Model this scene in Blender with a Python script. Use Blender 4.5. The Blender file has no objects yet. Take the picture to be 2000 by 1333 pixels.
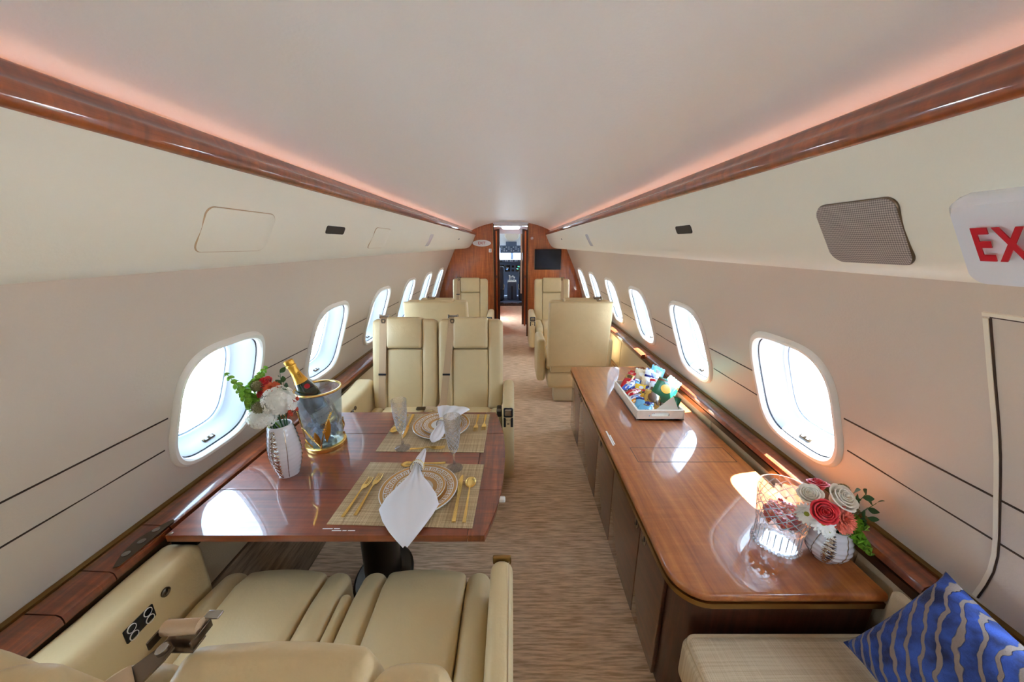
import bpy, bmesh, math, random
from mathutils import Vector, Matrix, Euler
R = math.radians
random.seed(7)
scene = bpy.context.scene
COL = scene.collection

# ------------------------------------------------------------------ camera, sky, sun, exposure
cam_d = bpy.data.cameras.new('camera')
cam_d.sensor_width = 36.0
cam_d.lens = 36.0 * 680.0 / 2000.0
cam_d.clip_start = 0.02
cam = bpy.data.objects.new('camera', cam_d)
cam.location = (0.02, 0.0, 1.52)
cam.rotation_euler = (R(90) - math.atan(188 / 680.0), 0, 0)
COL.objects.link(cam)
scene.camera = cam

scene.view_settings.view_transform = 'Standard'
scene.view_settings.look = 'None'
scene.view_settings.gamma = 1.0
scene.view_settings.use_curve_mapping = False
scene.view_settings.exposure = 1.18

world = bpy.data.worlds.new('sky')
scene.world = world
world.use_nodes = True
wn = world.node_tree.nodes
wn['Background'].inputs['Color'].default_value = (0.64, 0.82, 1.0, 1)
wn['Background'].inputs['Strength'].default_value = 7.4

sun_d = bpy.data.lights.new('sun', 'SUN')
sun_d.energy = 44.0
sun_d.angle = R(0.6)
sun_d.color = (1.0, 0.97, 0.93)
sun = bpy.data.objects.new('sun', sun_d)
sun.rotation_euler = Vector((0.20, 0.07, 0.54)).to_track_quat('Z', 'Y').to_euler()
sun.location = (6, 2, 10)
COL.objects.link(sun)

COVE_COLOR, COVE_POWER = (1.0, 0.22, 0.10), 0.36     # indirect LED strips of the cabin
WASH_COLOR, WASH_POWER = (1.0, 0.60, 0.40), 3.0

c = scene.cycles
c.use_denoising = True
c.max_bounces = 11
c.diffuse_bounces = 6
c.glossy_bounces = 4
c.transmission_bounces = 8
c.transparent_max_bounces = 14
c.use_adaptive_sampling = True
c.adaptive_threshold = 0.03
c.caustics_reflective = False
c.caustics_refractive = False
c.sample_clamp_indirect = 6.0
c.blur_glossy = 0.5

# ------------------------------------------------------------------ materials
MATS = {}
def new_mat(name):
    m = bpy.data.materials.new(name)
    m.use_nodes = True
    MATS[name] = m
    nt = m.node_tree
    return m, nt, nt.nodes['Principled BSDF']

def lin(rgb):
    return tuple((v / 12.92 if v <= 0.04045 else ((v + 0.055) / 1.055) ** 2.4) for v in rgb)
def C(r, g, b):
    return lin((r / 255, g / 255, b / 255)) + (1.0,)

def mat(name, col, rough=0.5, metal=0.0, coat=0.0, coat_rough=0.05, bump=0.0, bscale=200.0, var=0.0, vscale=8.0, trans=0.0, ior=1.45, emit=None, estr=0.0, sheen=0.0):
    m, nt, p = new_mat(name)
    p.inputs['Base Color'].default_value = col
    p.inputs['Roughness'].default_value = rough
    p.inputs['Metallic'].default_value = metal
    p.inputs['Coat Weight'].default_value = coat
    p.inputs['Coat Roughness'].default_value = coat_rough
    p.inputs['Transmission Weight'].default_value = trans
    p.inputs['IOR'].default_value = ior
    if sheen: p.inputs['Sheen Weight'].default_value = sheen
    if emit:
        p.inputs['Emission Color'].default_value = tuple(emit) + (1,)
        p.inputs['Emission Strength'].default_value = estr
    tc = None
    if bump or var:
        tc = nt.nodes.new('ShaderNodeTexCoord')
    if bump:
        n = nt.nodes.new('ShaderNodeTexNoise'); n.inputs['Scale'].default_value = bscale; n.inputs['Detail'].default_value = 4
        b = nt.nodes.new('ShaderNodeBump'); b.inputs['Strength'].default_value = bump; b.inputs['Distance'].default_value = 0.004
        nt.links.new(tc.outputs['Object'], n.inputs['Vector'])
        nt.links.new(n.outputs['Fac'], b.inputs['Height'])
        nt.links.new(b.outputs['Normal'], p.inputs['Normal'])
    if var:
        n = nt.nodes.new('ShaderNodeTexNoise'); n.inputs['Scale'].default_value = vscale; n.inputs['Detail'].default_value = 3
        mx = nt.nodes.new('ShaderNodeMix'); mx.data_type = 'RGBA'
        mx.inputs[6].default_value = tuple(v * (1 - var) for v in col[:3]) + (1,)
        mx.inputs[7].default_value = tuple(min(1, v * (1 + var)) for v in col[:3]) + (1,)
        nt.links.new(tc.outputs['Object'], n.inputs['Vector'])
        nt.links.new(n.outputs['Fac'], mx.inputs[0])
        nt.links.new(mx.outputs[2], p.inputs['Base Color'])
    return m

def wood(name, dark, mid, light, axis=0, scale=7.0, stretch=14.0, coat=1.0, fig=0.25):
    """varnished veneer, grain running along axis"""
    m, nt, p = new_mat(name)
    N = nt.nodes.new; L = nt.links.new
    tc = N('ShaderNodeTexCoord'); mp = N('ShaderNodeMapping')
    s = [stretch] * 3; s[axis] = 1.0
    mp.inputs['Scale'].default_value = s
    L(tc.outputs['Object'], mp.inputs['Vector'])
    n1 = N('ShaderNodeTexNoise'); n1.inputs['Scale'].default_value = scale; n1.inputs['Detail'].default_value = 8; n1.inputs['Roughness'].default_value = 0.6; n1.inputs['Distortion'].default_value = 0.5
    L(mp.outputs['Vector'], n1.inputs['Vector'])
    cr = N('ShaderNodeValToRGB')
    e = cr.color_ramp.elements
    e[0].position = 0.28; e[0].color = dark
    e[1].position = 0.72; e[1].color = light
    k = cr.color_ramp.elements.new(0.5); k.color = mid
    L(n1.outputs['Fac'], cr.inputs['Fac'])
    # cross figure of the veneer
    mp2 = N('ShaderNodeMapping'); s2 = [3.0] * 3; s2[axis] = 22.0
    mp2.inputs['Scale'].default_value = s2
    L(tc.outputs['Object'], mp2.inputs['Vector'])
    n2 = N('ShaderNodeTexNoise'); n2.inputs['Scale'].default_value = 2.2; n2.inputs['Detail'].default_value = 3; n2.inputs['Distortion'].default_value = 1.0
    L(mp2.outputs['Vector'], n2.inputs['Vector'])
    r2 = N('ShaderNodeMapRange'); r2.inputs[1].default_value = 0.3; r2.inputs[2].default_value = 0.7; r2.inputs[3].default_value = 1.0 - fig; r2.inputs[4].default_value = 1.0 + fig
    L(n2.outputs['Fac'], r2.inputs[0])
    mx = N('ShaderNodeVectorMath'); mx.operation = 'SCALE'
    L(cr.outputs['Color'], mx.inputs[0]); L(r2.outputs[0], mx.inputs['Scale'])
    L(mx.outputs['Vector'], p.inputs['Base Color'])
    p.inputs['Roughness'].default_value = 0.4
    p.inputs['Coat Weight'].default_value = coat
    p.inputs['Coat Roughness'].default_value = 0.015
    p.inputs['Coat IOR'].default_value = 1.55
    return m

def leather(name, col, scale=160.0):
    m, nt, p = new_mat(name)
    N = nt.nodes.new; L = nt.links.new
    tc = N('ShaderNodeTexCoord')
    v = N('ShaderNodeTexVoronoi'); v.inputs['Scale'].default_value = scale
    n = N('ShaderNodeTexNoise'); n.inputs['Scale'].default_value = 9; n.inputs['Detail'].default_value = 5; n.inputs['Distortion'].default_value = 0.8
    L(tc.outputs['Object'], v.inputs['Vector']); L(tc.outputs['Object'], n.inputs['Vector'])
    b = N('ShaderNodeBump'); b.inputs['Strength'].default_value = 0.12; b.inputs['Distance'].default_value = 0.002
    L(v.outputs['Distance'], b.inputs['Height'])
    b2 = N('ShaderNodeBump'); b2.inputs['Strength'].default_value = 0.25; b2.inputs['Distance'].default_value = 0.012
    L(n.outputs['Fac'], b2.inputs['Height']); L(b.outputs['Normal'], b2.inputs['Normal'])
    L(b2.outputs['Normal'], p.inputs['Normal'])
    mx = N('ShaderNodeMix'); mx.data_type = 'RGBA'
    mx.inputs[6].default_value = tuple(x * 0.93 for x in col[:3]) + (1,); mx.inputs[7].default_value = tuple(min(1, x * 1.06) for x in col[:3]) + (1,)
    L(n.outputs['Fac'], mx.inputs[0]); L(mx.outputs[2], p.inputs['Base Color'])
    p.inputs['Roughness'].default_value = 0.42
    p.inputs['Specular IOR Level'].default_value = 0.45
    return m

def glass(name, col=(1, 1, 1, 1), rough=0.0, bump=0.0, bscale=60.0, ior=1.45, voro=False, k=0.5, white=0.0):
    m, nt, p = new_mat(name)
    N = nt.nodes.new; L = nt.links.new
    g = N('ShaderNodeBsdfGlass'); g.inputs['Color'].default_value = col; g.inputs['Roughness'].default_value = rough; g.inputs['IOR'].default_value = ior
    t = N('ShaderNodeBsdfTransparent'); t.inputs['Color'].default_value = col
    mx = N('ShaderNodeMixShader'); mx.inputs[0].default_value = k
    L(t.outputs[0], mx.inputs[1]); L(g.outputs[0], mx.inputs[2])
    if white:
        d = N('ShaderNodeBsdfTranslucent'); d.inputs['Color'].default_value = (0.95, 0.97, 1, 1)
        d2 = N('ShaderNodeBsdfDiffuse'); d2.inputs['Color'].default_value = (0.93, 0.96, 1, 1)
        md = N('ShaderNodeMixShader'); L(d.outputs[0], md.inputs[1]); L(d2.outputs[0], md.inputs[2])
        m2 = N('ShaderNodeMixShader'); m2.inputs[0].default_value = white; L(mx.outputs[0], m2.inputs[1]); L(md.outputs[0], m2.inputs[2]); mx = m2
    L(mx.outputs[0], nt.nodes['Material Output'].inputs['Surface'])
    if bump:
        tc = N('ShaderNodeTexCoord')
        n = N('ShaderNodeTexVoronoi' if voro else 'ShaderNodeTexNoise'); n.inputs['Scale'].default_value = bscale
        b = N('ShaderNodeBump'); b.inputs['Strength'].default_value = bump; b.inputs['Distance'].default_value = 0.004
        L(tc.outputs['Object'], n.inputs['Vector']); L(n.outputs[0], b.inputs['Height']); L(b.outputs['Normal'], g.inputs['Normal'])
    return m

def pane_mat(name):
    m, nt, p = new_mat(name)
    N = nt.nodes.new; L = nt.links.new
    t = N('ShaderNodeBsdfTransparent'); t.inputs['Color'].default_value = (0.94, 0.97, 1, 1)
    g = N('ShaderNodeBsdfGlossy'); g.inputs['Roughness'].default_value = 0.02
    mx = N('ShaderNodeMixShader'); mx.inputs[0].default_value = 0.06
    L(t.outputs[0], mx.inputs[1]); L(g.outputs[0], mx.inputs[2])
    L(mx.outputs[0], nt.nodes['Material Output'].inputs['Surface'])
    return m

def stripes(name, ca, cb, scale=(3, 60, 60), ramp=(0.42, 0.58), rough=0.9, bump=0.6, dist=0.006, cc=None, sheen=0.0):
    """irregular ribbed weave; long in the axis with the smallest scale"""
    m, nt, p = new_mat(name)
    N = nt.nodes.new; L = nt.links.new
    tc = N('ShaderNodeTexCoord'); mp = N('ShaderNodeMapping'); mp.inputs['Scale'].default_value = scale
    L(tc.outputs['Object'], mp.inputs['Vector'])
    n = N('ShaderNodeTexNoise'); n.inputs['Scale'].default_value = 1.0; n.inputs['Detail'].default_value = 3; n.inputs['Roughness'].default_value = 0.6
    L(mp.outputs['Vector'], n.inputs['Vector'])
    cr = N('ShaderNodeValToRGB'); e = cr.color_ramp.elements
    e[0].position = ramp[0]; e[0].color = ca; e[1].position = ramp[1]; e[1].color = cb
    L(n.outputs['Fac'], cr.inputs['Fac'])
    L(cr.outputs['Color'], p.inputs['Base Color'])
    b = N('ShaderNodeBump'); b.inputs['Strength'].default_value = bump; b.inputs['Distance'].default_value = dist
    L(n.outputs['Fac'], b.inputs['Height']); L(b.outputs['Normal'], p.inputs['Normal'])
    p.inputs['Roughness'].default_value = rough
    p.inputs['Specular IOR Level'].default_value = 0.2
    if sheen: p.inputs['Sheen Weight'].default_value = sheen
    return m

def weave(name, ca, cb, sx, sy, rough=0.7, thr=0.5):
    """two-way woven mat"""
    m, nt, p = new_mat(name)
    N = nt.nodes.new; L = nt.links.new
    tc = N('ShaderNodeTexCoord')
    facs = []
    for s in ((sx, 3.0, 1), (3.0, sy, 1)):
        mp = N('ShaderNodeMapping'); mp.inputs['Scale'].default_value = s
        L(tc.outputs['Object'], mp.inputs['Vector'])
        n = N('ShaderNodeTexNoise'); n.inputs['Scale'].default_value = 1.0; n.inputs['Detail'].default_value = 2
        L(mp.outputs['Vector'], n.inputs['Vector']); facs.append(n)
    a = N('ShaderNodeMath'); a.operation = 'ADD'
    L(facs[0].outputs['Fac'], a.inputs[0]); L(facs[1].outputs['Fac'], a.inputs[1])
    cr = N('ShaderNodeValToRGB'); e = cr.color_ramp.elements
    h = N('ShaderNodeMath'); h.operation = 'MULTIPLY'; h.inputs[1].default_value = 0.5
    L(a.outputs[0], h.inputs[0]); L(h.outputs[0], cr.inputs['Fac'])
    e[0].position = thr - 0.1; e[0].color = ca; e[1].position = thr + 0.1; e[1].color = cb
    L(cr.outputs['Color'], p.inputs['Base Color'])
    b = N('ShaderNodeBump'); b.inputs['Strength'].default_value = 0.4; b.inputs['Distance'].default_value = 0.002
    L(h.outputs[0], b.inputs['Height']); L(b.outputs['Normal'], p.inputs['Normal'])
    p.inputs['Roughness'].default_value = rough
    return m

mat('ceiling_vinyl', C(250, 250, 249), 0.38, bump=0.10, bscale=120)
mat('bin_vinyl', C(236, 230, 212), 0.45, bump=0.06, bscale=160)
mat('wall_vinyl', C(208, 196, 182), 0.42, bump=0.12, bscale=160)
mat('window_white', C(196, 202, 210), 0.3)
mat('window_bezel', C(240, 238, 230), 0.35)
mat('gasket', C(30, 34, 44), 0.4)
mat('seam_dark', C(60, 42, 30), 0.6)
mat('brass', C(150, 118, 70), 0.28, metal=1.0)
mat('bronze', C(110, 95, 78), 0.3, metal=1.0)
mat('dark_bronze', C(62, 56, 50), 0.3, metal=1.0)
mat('steel', C(170, 165, 160), 0.25, metal=1.0)
mat('gold', C(244, 212, 132), 0.2, metal=1.0)
mat('black_plastic', C(22, 23, 27), 0.35)
mat('black_gloss', C(10, 14, 24), 0.08)
mat('grey_plastic', C(120, 118, 116), 0.4)
mat('white_plastic', C(235, 234, 238), 0.15, coat=0.5)
mat('white_print', C(235, 235, 235), 0.5)
mat('red_print', C(176, 24, 38), 0.4)
mat('fabric_tan', C(196, 172, 138), 0.85, bump=0.4, bscale=500, var=0.08, vscale=300)
mat('belt', C(192, 162, 126), 0.6, bump=0.2, bscale=700)
mat('dado', C(214, 200, 168), 0.5, bump=0.1, bscale=200)
leather('leather', C(216, 193, 148))
wood('wood_trim', C(78, 30, 6), C(118, 52, 12), C(148, 74, 22), axis=1, scale=3.0, stretch=20)
wood('wood_ledge', C(76, 32, 12), C(114, 52, 22), C(144, 74, 34), axis=1, scale=4.0, stretch=16)
wood('wood_table', C(96, 38, 14), C(124, 54, 22), C(144, 70, 32), axis=0, scale=3.0, stretch=16, fig=0.10)
wood('wood_counter', C(132, 68, 26), C(162, 92, 40), C(182, 112, 54), axis=1, scale=3.0, stretch=14, fig=0.10)
wood('wood_door', C(56, 24, 10), C(76, 36, 18), C(98, 50, 26), axis=1, scale=3.0, stretch=18, fig=0.12)
wood('wood_bulkhead', C(122, 58, 22), C(160, 82, 36), C(188, 106, 52), axis=2, scale=3.0, stretch=18, fig=0.12)
wood('wood_dark', C(46, 20, 10), C(62, 28, 14), C(84, 42, 24), axis=2, scale=3.0, stretch=18, fig=0.1)
wood('wood_orange', C(150, 74, 30), C(188, 102, 48), C(206, 124, 66), axis=2, scale=3.0, stretch=18, fig=0.1)
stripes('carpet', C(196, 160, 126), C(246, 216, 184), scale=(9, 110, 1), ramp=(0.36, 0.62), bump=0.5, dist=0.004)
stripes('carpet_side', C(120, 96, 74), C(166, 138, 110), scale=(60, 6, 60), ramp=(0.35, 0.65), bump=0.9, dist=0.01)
weave('divan_weave', C(200, 178, 146), C(220, 202, 172), 520, 240, rough=0.85)
weave('placemat', C(146, 118, 80), C(216, 192, 150), 900, 700)
pane_mat('pane')
glass('crystal', (1, 1, 1, 1), 0.0, ior=1.5, k=0.5, white=0.03)
glass('cut_crystal', (1, 1, 1, 1), 0.0, ior=1.5, k=0.4, white=0.02, bump=0.3, bscale=130.0, voro=True)
glass('cut_line', (1, 1, 1, 1), 0.0, ior=1.5, k=0.4, white=0.5)
glass('jar_crystal', (1, 1, 1, 1), 0.0, ior=1.5, k=0.28, white=0.04)
glass('bucket_glass', (0.93, 0.97, 1, 1), 0.0, bump=0.35, bscale=70, k=0.3, white=0.05)
glass('ice', (0.93, 0.97, 1.0, 1), 0.08, ior=1.31, k=0.4, white=0.8)
mat('bottle_green', C(14, 34, 22), 0.06, coat=1.0)
mat('gold_foil', C(222, 170, 72), 0.3, metal=1.0, bump=0.5, bscale=90)
mat('label_paper', C(226, 220, 206), 0.5)
mat('china_white', C(238, 236, 232), 0.12, coat=0.6)
mat('china_gold', C(196, 150, 88), 0.25, coat=0.5)
mat('linen', C(238, 236, 240), 0.8, bump=0.15, bscale=900)
mat('vase_white', C(232, 230, 236), 0.12, coat=0.8)
mat('silver', C(205, 198, 190), 0.1, metal=1.0)
mat('petal_white', C(252, 252, 244), 0.6)
mat('petal_cream', C(252, 247, 234), 0.6)
mat('petal_red', C(214, 32, 44), 0.55, sheen=0.2)
mat('petal_coral', C(240, 128, 104), 0.6)
mat('petal_orange', C(238, 120, 82), 0.6)
mat('berry', C(190, 62, 34), 0.4)
mat('leaf', C(54, 96, 52), 0.5, var=0.2, vscale=60)
mat('bells', C(132, 186, 62), 0.5, var=0.2, vscale=60)
mat('pod', C(146, 140, 100), 0.7, bump=0.6, bscale=400)
mat('daisy_eye', C(170, 176, 60), 0.7)
mat('candy_red', C(232, 34, 30), 0.2, coat=0.6)
mat('candy_orange', C(250, 110, 30), 0.2, coat=0.6)
mat('tray_wood', C(244, 236, 220), 0.6, bump=0.2, bscale=60, var=0.1, vscale=40)
mat('screen', C(12, 16, 30), 0.12)
mat('cockpit_grey', C(92, 104, 128), 0.5)
mat('cockpit_dark', C(44, 50, 62), 0.45)
mat('cockpit_white', C(226, 226, 222), 0.5)
mat('curtain', C(206, 190, 170), 0.85)
mat('vest_ceiling', C(226, 230, 238), 0.3)
mat('concrete', C(226, 225, 222), 0.9, var=0.06, vscale=0.3)
mat('led_cove', (1, 1, 1, 1), 0.5, emit=COVE_COLOR, estr=COVE_POWER)
mat('led_wash', (1, 1, 1, 1), 0.5, emit=WASH_COLOR, estr=WASH_POWER)

# ------------------------------------------------------------------ mesh builder
class G:
    def __init__(self, M=None):
        self.v = []; self.f = []; self.mi = []; self.M = M; self.cur = 0
    def add(self, vs, fs, M=None):
        o = len(self.v)
        for p in vs:
            p = Vector(p)
            if M is not None: p = M @ p
            if self.M is not None: p = self.M @ p
            self.v.append(p)
        for f in fs:
            self.f.append(tuple(i + o for i in f)); self.mi.append(self.cur)
        return self
    def box(self, c, s, M=None):
        x, y, z = c; a, b, h = s[0] / 2, s[1] / 2, s[2] / 2
        vs = [(x + i * a, y + j * b, z + k * h) for i in (-1, 1) for j in (-1, 1) for k in (-1, 1)]
        fs = [(0, 1, 3, 2), (4, 6, 7, 5), (0, 4, 5, 1), (2, 3, 7, 6), (0, 2, 6, 4), (1, 5, 7, 3)]
        return self.add(vs, fs, M)
    def rbox(self, c, s, r, seg=3, n=3, fn=None, M=None):
        """rounded box: centre, full size, radius; fn bends a point given in -1..1 and metres"""
        h = [q / 2 for q in s]; r = min(r, min(h) * 0.999)
        def axis(hh):
            a = [-hh + r * k / seg for k in range(seg + 1)]
            b = [hh - r * k / seg for k in range(seg, -1, -1)]
            mid = [a[-1] + (b[0] - a[-1]) * k / n for k in range(1, n)] if b[0] - a[-1] > 1e-6 else []
            if b[0] - a[-1] <= 1e-6: b = b[1:]
            return a + mid + b
        ax = [axis(q) for q in h]
        idx = {}; vs = []; fs = []
        def vid(i, j, k):
            key = (i, j, k)
            if key not in idx:
                p = Vector((ax[0][i], ax[1][j], ax[2][k]))
                q = Vector([max(-(h[t] - r), min(h[t] - r, p[t])) for t in range(3)])
                d = p - q
                if d.length > 1e-9: p = q + d.normalized() * r
                if fn: p = Vector(fn(p, (p.x / h[0], p.y / h[1], p.z / h[2])))
                idx[key] = len(vs); vs.append((p.x + c[0], p.y + c[1], p.z + c[2]))
            return idx[key]
        nx, ny, nz = len(ax[0]) - 1, len(ax[1]) - 1, len(ax[2]) - 1
        for i in range(nx):
            for j in range(ny):
                fs.append((vid(i, j, 0), vid(i, j + 1, 0), vid(i + 1, j + 1, 0), vid(i + 1, j, 0)))
                fs.append((vid(i, j, nz), vid(i + 1, j, nz), vid(i + 1, j + 1, nz), vid(i, j + 1, nz)))
        for i in range(nx):
            for k in range(nz):
                fs.append((vid(i, 0, k), vid(i + 1, 0, k), vid(i + 1, 0, k + 1), vid(i, 0, k + 1)))
                fs.append((vid(i, ny, k), vid(i, ny, k + 1), vid(i + 1, ny, k + 1), vid(i + 1, ny, k)))
        for j in range(ny):
            for k in range(nz):
                fs.append((vid(0, j, k), vid(0, j, k + 1), vid(0, j + 1, k + 1), vid(0, j + 1, k)))
                fs.append((vid(nx, j, k), vid(nx, j + 1, k), vid(nx, j + 1, k + 1), vid(nx, j, k + 1)))
        return self.add(vs, fs, M)
    def loft(self, rings, closed=True, cap0=False, cap1=False, M=None):
        n = len(rings[0]); vs = [p for r in rings for p in r]; fs = []
        for a in range(len(rings) - 1):
            for i in range(n if closed else n - 1):
                j = (i + 1) % n
                fs.append((a * n + i, a * n + j, (a + 1) * n + j, (a + 1) * n + i))
        if cap0: fs.append(tuple(range(n - 1, -1, -1)))
        if cap1: fs.append(tuple((len(rings) - 1) * n + i for i in range(n)))
        return self.add(vs, fs, M)
    def lathe(self, prof, n=24, cap0=True, cap1=True, M=None, wob=None):
        rings = []
        for k, (r, z) in enumerate(prof):
            rings.append([((r if not wob else wob(r, z, 2 * math.pi * i / n)) * math.cos(2 * math.pi * i / n), (r if not wob else wob(r, z, 2 * math.pi * i / n)) * math.sin(2 * math.pi * i / n), z) for i in range(n)])
        return self.loft(rings, True, cap0, cap1, M)
    def tube(self, pts, r, n=8, caps=True, M=None, flat=1.0):
        pts = [Vector(p) for p in pts]; rings = []
        up = Vector((0, 0, 1))
        prev = None
        for i, p in enumerate(pts):
            t = (pts[min(i + 1, len(pts) - 1)] - pts[max(i - 1, 0)]).normalized()
            if prev is None:
                a = t.cross(up)
                if a.length < 1e-3: a = t.cross(Vector((1, 0, 0)))
            else:
                a = prev - t * prev.dot(t)
                if a.length < 1e-4: a = t.orthogonal()
            a.normalize(); b = t.cross(a); prev = a
            rr = r[i] if isinstance(r, (list, tuple)) else r
            rings.append([p + a * (rr * math.cos(2 * math.pi * k / n)) + b * (rr * flat * math.sin(2 * math.pi * k / n)) for k in range(n)])
        return self.loft(rings, True, caps, caps, M)
    def ribbon(self, pts, w, t, side=(1, 0, 0), M=None):
        """flat strap through pts, width along side"""
        pts = [Vector(p) for p in pts]; rings = []
        for i, p in enumerate(pts):
            tg = (pts[min(i + 1, len(pts) - 1)] - pts[max(i - 1, 0)]).normalized()
            sd = Vector(side); sd = (sd - tg * sd.dot(tg)).normalized(); nn = tg.cross(sd)
            rings.append([p + sd * w / 2 + nn * t / 2, p - sd * w / 2 + nn * t / 2, p - sd * w / 2 - nn * t / 2, p + sd * w / 2 - nn * t / 2])
        return self.loft(rings, True, True, True, M)
    def sphere(self, c, r, s=(1, 1, 1), n=10, m=7, M=None):
        rings = []
        for k in range(1, m):
            a = math.pi * k / m
            rings.append([(c[0] + s[0] * r * math.sin(a) * math.cos(2 * math.pi * i / n), c[1] + s[1] * r * math.sin(a) * math.sin(2 * math.pi * i / n), c[2] - s[2] * r * math.cos(a)) for i in range(n)])
        return self.loft(rings, True, True, True, M)
    def prism(self, poly, z0, z1, M=None):
        n = len(poly)
        return self.loft([[(x, y, z0) for x, y in poly], [(x, y, z1) for x, y in poly]], True, True, True, M)
    def build(self, name, mats, parent=None, smooth=True, sharp=38):
        me = bpy.data.meshes.new(name)
        me.from_pydata([tuple(p) for p in self.v], [], self.f)
        for m in (mats if isinstance(mats, (list, tuple)) else [mats]):
            me.materials.append(MATS[m])
        if any(self.mi): me.polygons.foreach_set('material_index', self.mi)
        bm = bmesh.new(); bm.from_mesh(me)
        bmesh.ops.recalc_face_normals(bm, faces=bm.faces)
        bm.to_mesh(me); bm.free()
        if smooth:
            me.polygons.foreach_set('use_smooth', [True] * len(me.polygons))
            me.set_sharp_from_angle(angle=R(sharp))
        me.update()
        o = bpy.data.objects.new(name, me)
        COL.objects.link(o)
        if parent is not None: o.parent = parent
        return o

def thing(name, label, cat, loc=(0, 0, 0), rotz=0.0, group=None, rot=None):
    o = bpy.data.objects.new(name, None)
    o.empty_display_size = 0.05
    COL.objects.link(o)
    o.location = loc
    o.rotation_euler = rot if rot is not None else (0, 0, rotz)
    o['label'] = label; o['category'] = cat
    if group: o['group'] = group
    return o
def tag(o, label, cat, group=None):
    o['label'] = label; o['category'] = cat
    if group: o['group'] = group
    return o
def struct(o, label=None):
    o['kind'] = 'structure'
    if label: o['label'] = label
    return o
def struct_empty(name, label=None):
    o = bpy.data.objects.new(name, None); COL.objects.link(o)
    return struct(o, label)
def frame(origin, x, y, z):
    """matrix from three axes"""
    M = Matrix.Identity(4)
    for i, a in enumerate((x, y, z)):
        a = Vector(a)
        M[0][i], M[1][i], M[2][i] = a.x, a.y, a.z
    M[0][3], M[1][3], M[2][3] = origin[0], origin[1], origin[2]
    return M
def aim(origin, axis, spin=0.0):
    q = Vector(axis).normalized().to_track_quat('Z', 'Y').to_matrix().to_4x4()
    return Matrix.Translation(Vector(origin)) @ q @ Matrix.Rotation(spin, 4, 'Z')
def text_mesh(name, txt, size, M, m, parent, depth=0.0006, align='CENTER', bend=None, bold=0.0, space=1.0):
    cu = bpy.data.curves.new('t', 'FONT'); cu.body = txt; cu.size = size; cu.align_x = align; cu.align_y = 'CENTER'; cu.extrude = depth; cu.resolution_u = 3
    cu.offset = bold; cu.space_character = space
    ob = bpy.data.objects.new('t', cu); COL.objects.link(ob)
    dg = bpy.context.evaluated_depsgraph_get(); dg.update()
    me = bpy.data.meshes.new_from_object(ob.evaluated_get(dg))
    bpy.data.objects.remove(ob); bpy.data.curves.remove(cu)
    for v in me.vertices:
        co = Vector(v.co)
        if bend: co = Vector(bend(co))
        v.co = M @ co
    me.materials.clear(); me.materials.append(MATS[m])
    o = bpy.data.objects.new(name, me); COL.objects.link(o)
    if parent is not None: o.parent = parent
    return o
def lattice(rad, z0, z1, n, turn, r, name, parent, steps=10):
    """criss-cross cut lines on a glass of revolution"""
    g = G()
    for d in (-1, 1):
        for i in range(n):
            pts = []
            for k in range(steps + 1):
                z = z0 + (z1 - z0) * k / steps; a = 2 * math.pi * i / n + d * turn * k / steps
                pts.append(((rad(z) + r * 0.4) * math.cos(a), (rad(z) + r * 0.4) * math.sin(a), z))
            g.tube(pts, r, 4)
    o = g.build(name, 'cut_line', parent); o['kind'] = 'stuff'
    return o
def spline(pts, t):
    """monotone-ish Catmull-Rom through (t, value) pairs"""
    n = len(pts)
    for i in range(n - 1):
        if t <= pts[i + 1][0] or i == n - 2:
            t0, v0 = pts[i]; t1, v1 = pts[i + 1]
            m0 = (v1 - pts[i - 1][1]) / (t1 - pts[i - 1][0]) if i > 0 else (v1 - v0) / (t1 - t0)
            m1 = (pts[i + 2][1] - v0) / (pts[i + 2][0] - t0) if i < n - 2 else (v1 - v0) / (t1 - t0)
            h = t1 - t0; s = (t - t0) / h
            return (2 * s ** 3 - 3 * s * s + 1) * v0 + (s ** 3 - 2 * s * s + s) * h * m0 + (-2 * s ** 3 + 3 * s * s) * v1 + (s ** 3 - s * s) * h * m1

# ------------------------------------------------------------------ the shell of the cabin
WALL = [(0.0, 1.12), (0.3, 1.19), (0.55, 1.21), (0.70, 1.19), (0.85, 1.15), (0.95, 1.115), (1.10, 1.06), (1.27, 0.985), (1.46, 0.90), (1.56, 0.85)]
def wx(z): return spline(WALL, z)
def wall_pt(side, y, z, n=0.0):
    x = wx(z); d = (wx(z + 0.02) - wx(z - 0.02)) / 0.04
    l = math.hypot(1, d)
    return Vector((side * (x - n / l), y, z + n * d / l))
Y0, Y1 = -2.0, 5.81
WIN_Y = [-1.26, -0.45, 0.36, 1.255, 2.06, 2.87, 3.68, 4.49, 5.28]
WZ, WA, WB, WP = 0.952, 0.212, 0.238, 3.6          # window centre height, half width, half height, squareness
HA, HB = WA - 0.012, WB - 0.012
ZLO, ZHI = 0.66, 1.245
def squircle(a, b, n, p=WP):
    out = []
    for i in range(n):
        t = 2 * math.pi * i / n
        cs, sn = math.cos(t), math.sin(t)
        out.append((a * math.copysign(abs(cs) ** (2 / p), cs), b * math.copysign(abs(sn) ** (2 / p), sn)))
    return out
NW = 64
edges = [Y0] + [(a + b) / 2 for a, b in zip(WIN_Y, WIN_Y[1:])] + [Y1 + 0.04]
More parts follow.
